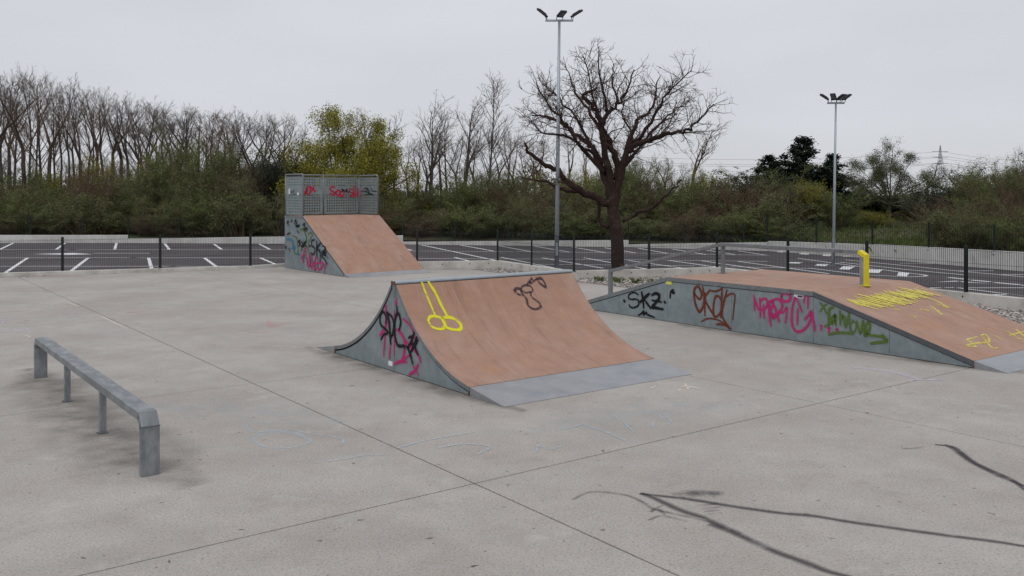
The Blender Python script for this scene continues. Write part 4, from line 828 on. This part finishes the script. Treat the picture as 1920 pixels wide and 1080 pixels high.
single('row3', 'bare_tree', 838, 66, 190, 90, 'dark leafless tree standing between the paired poplars')
single('birch', 'birch_tree', 914, 56, 122, 100, 'tallest slender leafless birch with pale trunk beside the poplars')
single('row0', 'bare_tree', 768, 70, 250, 70, 'small bare tree in the gap between budding tree and poplars')
BG = 'bare trees behind the big oak'
for px, yt in ((735, 262), (780, 255), (795, 235), (830, 225), (860, 232), (895, 240), (930, 228), (970, 240), (1003, 250), (950, 235), (985, 262), (1020, 240), (1060, 230), (1105, 250), (1150, 262), (1200, 285), (1245, 280)):
    single('row%d' % (px % 5), 'bare_tree', px, rnd.uniform(62, 68), yt, 95, 'thin leafless tree in the tangle ' + ('showing through the big oak' if px > 955 else 'round the paired poplars'), group=BG if px > 955 else 'bare trees round the poplars')
single('spray', 'bare_tree', 1294, 60, 228, 125, 'small feathery leafless tree standing clear to one side of the oak')
single('rusty', 'rusty_tree', 1408, 66, 312, 75, 'rusty brown leaved tree peeping out beside the dark conifer')
single('ivy', 'ivy_tree', 1668, 56, 272, 155, 'leafless tree with ivy clad limbs between the two street lamps')
single('row2', 'bare_tree', 1742, 60, 296, 90, 'bent leafless tree leaning out beside the ivy clad tree')
RG = 'bare trees above the right hand scrub'
for px, yt in ((1790, 318), (1822, 312), (1872, 320), (1935, 305)): single('row%d' % (px % 4), 'bare_tree', px, rnd.uniform(54, 60), yt, 105, 'low leafless tree behind the scrub past the slim street lamp', group=RG)
# scrub: three staggered rows of individual bushes
SG = 'scrub bushes beyond the boundary walls'
ZONES = ((540, 'below the tall bare tree row'), (760, 'behind the perforated railing ramp'), (960, 'at the foot of the paired poplars'), (1330, 'behind the big oak'), (1600, 'round the dark conifers'), (1775, 'at the foot of the ivy clad tree'), (9999, 'past the slim street lamp'))
KN = {'olive': 'olive twiggy bush', 'green': 'fresh green bush', 'brown': 'brown leafless bush', 'dark': 'dark evergreen bush', 'low': 'bramble bush', 'bright': 'yellow-green bush'}
def scrub(px, Z, ytop, key, wpx=100):
    x = X(px, Z); zone = next(n_ for e, n_ in ZONES if px < e); size = 'tall' if ytop < 345 else ('waist-high' if ytop > 385 else 'middling')
    plant(key, 'scrub_bush', x, Z, max(.9, ht(ytop, Z) - vz(x, Z)), size + ' ' + KN[key] + ' in the scrub ' + zone, 'bush', size + ' ' + KN[key] + 'es ' + zone, rnd.uniform(0, 6.28), wid=wpx / 1690 * Z)
sky_l = [(-60, 325), (0, 322), (60, 330), (120, 322), (170, 300), (230, 320), (300, 300), (345, 272), (390, 300), (440, 278), (500, 300), (540, 312), (620, 330), (700, 335), (760, 345), (840, 350), (920, 325), (1000, 330), (1090, 322), (1180, 300), (1240, 325), (1330, 322), (1400, 335), (1450, 330), (1520, 340), (1600, 352), (1700, 350), (1800, 338), (1860, 318), (1920, 308), (1990, 300)]
def isky(px):
    for (a, ya), (b, yb_) in zip(sky_l, sky_l[1:]):
        if a <= px <= b: return ya + (yb_ - ya) * (px - a) / (b - a)
    return 320
def wallZ(px):
    best = 50.8
    for a, b in zip(WP, WP[1:]):
        d = b - a; k = (px - 960) / 1690; den = d.x - k * d.y
        if abs(den) > 1e-6:
            t = (k * a.y - a.x) / den
            if 0 <= t <= 1: return (a + d * t).y
    return best
px = -50
while px < 1985:
    wz = wallZ(px); right = px > 1380
    back = wz + rnd.uniform(10, 13) + (9 if 1520 < px < 1790 else 0); low_ = 26 if 1395 < px < 1790 else 0
    key = rnd.choice(['olive', 'green', 'green', 'brown', 'olive', 'bright'] if not right else ['olive', 'olive', 'dark', 'brown'])
    scrub(px, back, isky(px) + low_ + rnd.uniform(0, 14), key, rnd.uniform(95, 140)); px += rnd.uniform(26, 40)
px = -40
while px < 1985:
    wz = wallZ(px); gap = 1500 < px < 1770
    if not gap:
        scrub(px, wz + rnd.uniform(5.5, 8.5), isky(px) + rnd.uniform(18, 55), rnd.choice(['olive', 'green', 'brown', 'brown', 'olive']), rnd.uniform(95, 140))
    px += rnd.uniform(34, 52)
px = -40
while px < 1985:
    wz = wallZ(px); gap = 1480 < px < 1775
    if not gap: scrub(px, wz + rnd.uniform(1.6, 3.6), rnd.uniform(385, 418) if rnd.random() < .7 else 368, rnd.choice(['low', 'low', 'green', 'olive', 'brown']), rnd.uniform(80, 125))
    px += rnd.uniform(26, 42)
for px, yt, Z, key in ((528, 300, 57, 'dark'), (552, 322, 58, 'dark'), (1470, 330, 55, 'green'), (1530, 348, 52, 'bright'), (1570, 362, 51, 'green'), (1640, 402, 52, 'bright'), (1445, 342, 54, 'olive'), (345, 274, 58, 'green'), (310, 300, 57, 'green'), (900, 325, 55, 'green'), (880, 345, 56, 'green'), (1175, 305, 58, 'green'), (1840, 330, 44, 'olive'), (1895, 318, 42, 'green'), (1935, 315, 40, 'olive'), (1600, 372, 58, 'dark'), (1690, 372, 60, 'dark'), (1740, 380, 58, 'dark'), (1780, 365, 52, 'dark'), (1815, 360, 48, 'dark')): scrub(px, Z, yt, key, 105)
# far woodland: nobody could count it
rw_ = np.random.RandomState(31); n = 70000; xs_ = rw_.uniform(-110, 110, n); ys_ = rw_.uniform(96, 125, n)
top_ = 4.0 + 1.3 * np.sin(xs_ * .21 + 1) + .9 * np.sin(xs_ * .57) + .6 * np.sin(xs_ * 1.3 + ys_ * .3)
pts = np.stack([xs_, ys_, top_ * rw_.uniform(0, 1, n) ** .7 * rw_.uniform(.75, 1.08, n)], 1)
V3, F3 = leaves_mesh(pts, .34, rw_); o = bpy.data.objects.new('distant_wood', np_mesh('distant_wood', V3, F3, 'leaf_olive')); COL.objects.link(o); tag(o, kind='stuff')
# dark conifer
def conifer(seed, H_):
    rs = np.random.RandomState(seed); P, r, d = branch(rs, np.zeros(3), np.array([0, 0, 1.]), H_, .2, 10, .02, .02, .08); br = []; nd = []
    for k in range(120):
        t = rs.uniform(.12, .985); z = t * (len(P) - 1); i = min(int(z), len(P) - 2); p = P[i] + (P[i + 1] - P[i]) * (z - i)
        a = rs.uniform(0, 6.28); L = (1 - t) ** .9 * H_ * .44 * rs.uniform(.5, 1.1) + .07
        q, rad, _ = branch(rs, p, np.array([math.cos(a), math.sin(a), .12]), L, .03, 5, .06, .03); br.append((q, rad))
    l2 = ramify(rs, br, 5.5, .7, .3, .008, .08, .03, .15, 3, .12)
    tw = br + l2; n = 30000; idx = rs.randint(0, len(l2), n); pts = np.array([l2[i][0][rs.randint(0, len(l2[i][0]))] for i in idx]) + rs.normal(size=(n, 3)) * .12
    V1, F1 = tubes_mesh([(P, r)], 7); V2, F2 = tubes_mesh(tw, 3); V3, F3 = leaves_mesh(pts, .17, rs)
    reg('conifer', [('trunk', np_mesh('trunk', V1, F1, 'bark_dark')), ('limbs', np_mesh('limbs', V2, F2, 'bark_dark')), ('foliage', np_mesh('foliage', V3, F3, 'leaf_dark'))])
conifer(61, 7.5)
single('conifer', 'conifer_tree', 1500, 59, 262, 175, 'dark conifer rising above the scrub beside the shorter floodlight')
single('conifer', 'conifer_tree', 1556, 60, 292, 120, 'lower dark conifer half hidden by the shorter floodlight', rz=1)
single('conifer', 'conifer_tree', 1442, 60, 294, 130, 'lower dark conifer beside the rusty brown tree', rz=3)
# ================================================================ the big bare oak
OX, OY = 3.97, 33.55
oak = thing('oak_tree', 'big gnarled leafless oak with spreading crown behind the kerb wall', 'tree', loc=(OX, OY, -.03))
def limb(txt, r0, r1, dy, jit=.035):
    P = [(float(a) - 520, 1035 - float(b)) for a, b in (q.split(',') for q in txt.split())]
    L = smooth_line(P, 4); n = len(L)
    pts = np.array([(x * .00845, dy * (i / (n - 1)) ** 1.2, z * .00845) for i, (x, z) in enumerate(L)]); pts[1:-1] += np.random.RandomState(n + int(r0)).normal(size=(n - 2, 3)) * jit
    return pts, np.linspace(r0, r1, n) * .0078
rs = np.random.RandomState(8)
trunk = limb('520,1042 516,1000 512,900 500,820 496,760 505,700', 36, 24, 0, .008); trunk[1][0] = .33; trunk[1][1] = .26; trunk[1][2:] = np.linspace(.245, .22, len(trunk[1]) - 2)
LIMBS = [limb('495,760 400,715 300,660 250,610 180,575 120,530 105,492', 20, 5, -1.2), limb('490,750 380,710 270,685 190,650 90,635', 14, 3, .9), limb('490,740 458,620 430,540 400,490 350,450 270,385 190,350 140,345', 19, 3, 1.6),
         limb('500,720 470,580 445,430 420,350 372,300 365,278 410,258', 18, 6, -.8), limb('505,720 522,600 490,500 452,420 470,360 520,310 560,250 600,150', 19, 3, .7), limb('510,720 540,570 580,500 650,475 720,450 795,438 835,400 900,330', 19, 2.5, -1.5),
         limb('540,560 590,420 640,360 690,320 710,230 740,160', 12, 2, 1.8), limb('560,510 615,450 675,350 700,290 790,200', 11, 2, -2.2), limb('535,830 590,800 660,765 720,715 742,690 775,650', 10, 3, -1.0), limb('475,855 440,830 436,750', 11, 8, .5),
         limb('455,610 360,520 330,480 270,400 200,330 150,250', 11, 2, -2.2), limb('442,430 385,330 330,230 300,130', 10, 2, 1.6), limb('470,360 440,230 420,80', 8, 1.5, -1.2), limb('520,310 500,200 520,110', 7, 1.5, 1.4),
         limb('500,640 545,640 560,560 600,440 560,330 590,230', 10, 2, 2.3), limb('480,600 420,520 340,360 250,250 190,190', 10, 2, 2.4), limb('520,620 470,480 400,350 340,150', 10, 2, -2.6), limb('530,600 620,500 740,380 830,330', 10, 2, 2.4), limb('420,540 300,470 180,440 120,400', 8, 2, -1.8), limb('650,475 700,400 790,330 850,290', 7, 1.5, .8)]
up_l = [l for k, l in enumerate(LIMBS) if k not in (8, 9)]
s1 = ramify(rs, up_l, 3.6, .8, .30, .014, .2, .04, .25, 6, .6, 2.0, rk=.016)
s2 = ramify(rs, s1 + up_l[3:], 4.6, .8, .45, .009, .22, .04, .15, 5, .35, .95, rk=.014)
s3 = ramify(rs, s2, 6.0, .75, .5, .0065, .22, .05, .1, 3, .2, .45, cap=24000)
V1, F1 = tubes_mesh([trunk], 12); V2, F2 = tubes_mesh(LIMBS, 8); V3, F3 = tubes_mesh(s1, 5); V4, F4 = tubes_mesh(s2 + s3, 3)
for nm, V, F, m, sm in (('trunk', V1, F1, 'oak_bark', True), ('limbs', V2, F2, 'oak_bark', True), ('crown', np.concatenate([V3, V4]), np.concatenate([F3, F4 + len(V3)]), 'oak_twig', False)):
    me = np_mesh(nm, V, F, m)
    if sm: me.polygons.foreach_set('use_smooth', [True] * len(me.polygons))
    o = bpy.data.objects.new(nm, me); COL.objects.link(o); o.parent = oak
# ================================================================ grass, weeds, leaf litter
def blades(name, spots, h, m, n, spread_, rs, label=None, cat=None, group=None, kind=None):
    V = []; F = []
    for (x, y, z) in spots:
        for i in range(n):
            a = rs.uniform(0, 6.28); r_ = abs(rs.normal()) * spread_; bx, by = x + math.cos(a) * r_, y + math.sin(a) * r_; L = h * rs.uniform(.5, 1.2); ln = rs.uniform(.1, .8) * L
            b = len(V); dx, dy = math.cos(a), math.sin(a); w_ = .006 if h < .5 else .012
            V += [(bx - dy * w_, by + dx * w_, z), (bx + dy * w_, by - dx * w_, z), (bx + dx * ln * .4 + dy * w_ * .7, by + dy * ln * .4 - dx * w_ * .7, z + L * .6), (bx + dx * ln, by + dy * ln, z + L * .85)]
            F.append((b, b + 1, b + 2, b + 3))
    o = obj(name, V, F, m); return tag(o, label, cat, group, kind)
rs = np.random.RandomState(5)
for (x, y), lab in zip(((2.75, 27.95), (3.25, 27.75), (3.75, 27.5), (4.3, 27.2)), ('weed tuft growing at the slab edge, in the open beside the spine ramp', 'weed tuft at the slab edge just before the handrail post', 'bushiest weed tuft at the slab edge beneath the sloping handrail', 'small weed tuft at the slab edge beside the funbox crest')):
    blades('weed_tuft', [(x, y, 0)], .20, 'grass', 60, .10, rs, lab, 'weed')
spots = []
while len(spots) < 900:
    px = rs.uniform(1380, 1960); Z = rs.uniform(33, 62); x = X(px, Z)
    if Z > wallZ(px) + .5: spots.append((x, Z, vz(x, Z) - .03))
blades('verge_grass', spots, .38, 'grass', 14, .35, rs, kind='stuff')
V = []; F = []
for i in range(260):                                   # crumbled stones and dead leaves along the low kerb
    t = rs.uniform(-12, 6.0) if i < 180 else rs.uniform(-3, .5); q = Vector((-15.1, 30.27)) + dk * t - Vector((-.412, .911)) * abs(rs.normal()) * .16; s = rs.uniform(.012, .05); an = rs.uniform(0, 6.3); b = len(V)
    V += [(q.x + s * (math.cos(an) * p[0] * 1.6 - math.sin(an) * p[1]), q.y - .03 + s * (math.sin(an) * p[0] * 1.6 + math.cos(an) * p[1]), max(0, s * p[2] * .6) + .001) for p in ico]; F += [tuple(j + b for j in f) for f in icf]
tag(obj('kerb_debris', V, F, 'gravel_stone'), kind='stuff')
V = []; F = []
for i in range(500):
    A_, B_ = ((C2, C3), (C3, C4), (C1, C2))[i % 3]; d = (B_ - A_); q = A_ + d * rs.uniform(0, 1) + Vector((d.y, -d.x)).normalized() * abs(rs.normal()) * .22; s = rs.uniform(.015, .035); an = rs.uniform(0, 6.3); b = len(V); z = .035 + rs.uniform(0, .02)
    V += [(q.x + math.cos(an + k * 1.57) * s * (1.4, .6, 1.4, .6)[k], q.y + math.sin(an + k * 1.57) * s * (1.4, .6, 1.4, .6)[k], z + rs.uniform(0, .02)) for k in range(4)]; F.append((b, b + 1, b + 2, b + 3))
tag(obj('leaf_litter', V, F, 'litter'), kind='stuff')
# ================================================================ far pylon and power lines
PYX, PYY, PYH = X(1763, 620), 620, ht(272, 620)
py = thing('power_pylon', 'tiny lattice pylon on the horizon beyond the ivy clad tree', 'pylon', loc=(PYX, PYY, -.1)); mb = MB(); q = 4.2
for sx_ in (-1, 1):
    for sy_ in (-1, 1): mb.tube([(sx_ * q, sy_ * q, 0), (sx_ * q * .35, sy_ * q * .35, PYH * .6), (sx_ * .12, sy_ * .12, PYH)], .16, 4)
for k in range(9):
    z0, z1 = PYH * k / 9, PYH * (k + 1) / 9; f = lambda z: q * (1 - .65 * min(1, z / (PYH * .6))) * (1 if z < PYH * .6 else max(.05, (PYH - z) / (PYH * .4)))
    for sy_ in (-1, 1): mb.tube([(-f(z0), sy_ * f(z0), z0), (f(z1), sy_ * f(z1), z1)], .11, 4); mb.tube([(f(z0), sy_ * f(z0), z0), (-f(z1), sy_ * f(z1), z1)], .11, 4)
mb.build('lattice_tower', 'galvanised', py)
for z in (.66, .78, .88): MB().tube([(-5.5, 0, PYH * z), (5.5, 0, PYH * z)], .22, 4).build('cross_arm', 'galvanised', py)
for k, (z, dx, y0, y1) in enumerate(((.66, -5.5, 330, 330), (.66, 5.5, 322, 326), (.78, -5.5, 309, 318), (.78, 5.5, 314, 312), (.88, 0, 300, 307))):
    pts = []
    for px_, yy, Z in ((1180, y0 - 6, 560), (1763, None, 620), (2050, y1 - 8, 640)):
        pts.append((PYX + dx, PYY, PYH * z) if yy is None else (X(px_, Z), Z, ht(yy, Z)))
    L = []
    for a, b in zip(pts, pts[1:]):
        for j in range(8): t = j / 8; L.append(tuple(a[m_] * (1 - t) + b[m_] * t - (4 * t * (1 - t) * 3.5 if m_ == 2 else 0) for m_ in range(3)))
    L.append(pts[-1])
    tag(MB().tube(L, .06, 4).build('power_line', 'bark_dark'), 'thin power line strung from the distant pylon across the sky', 'power line', 'power lines at the pylon')
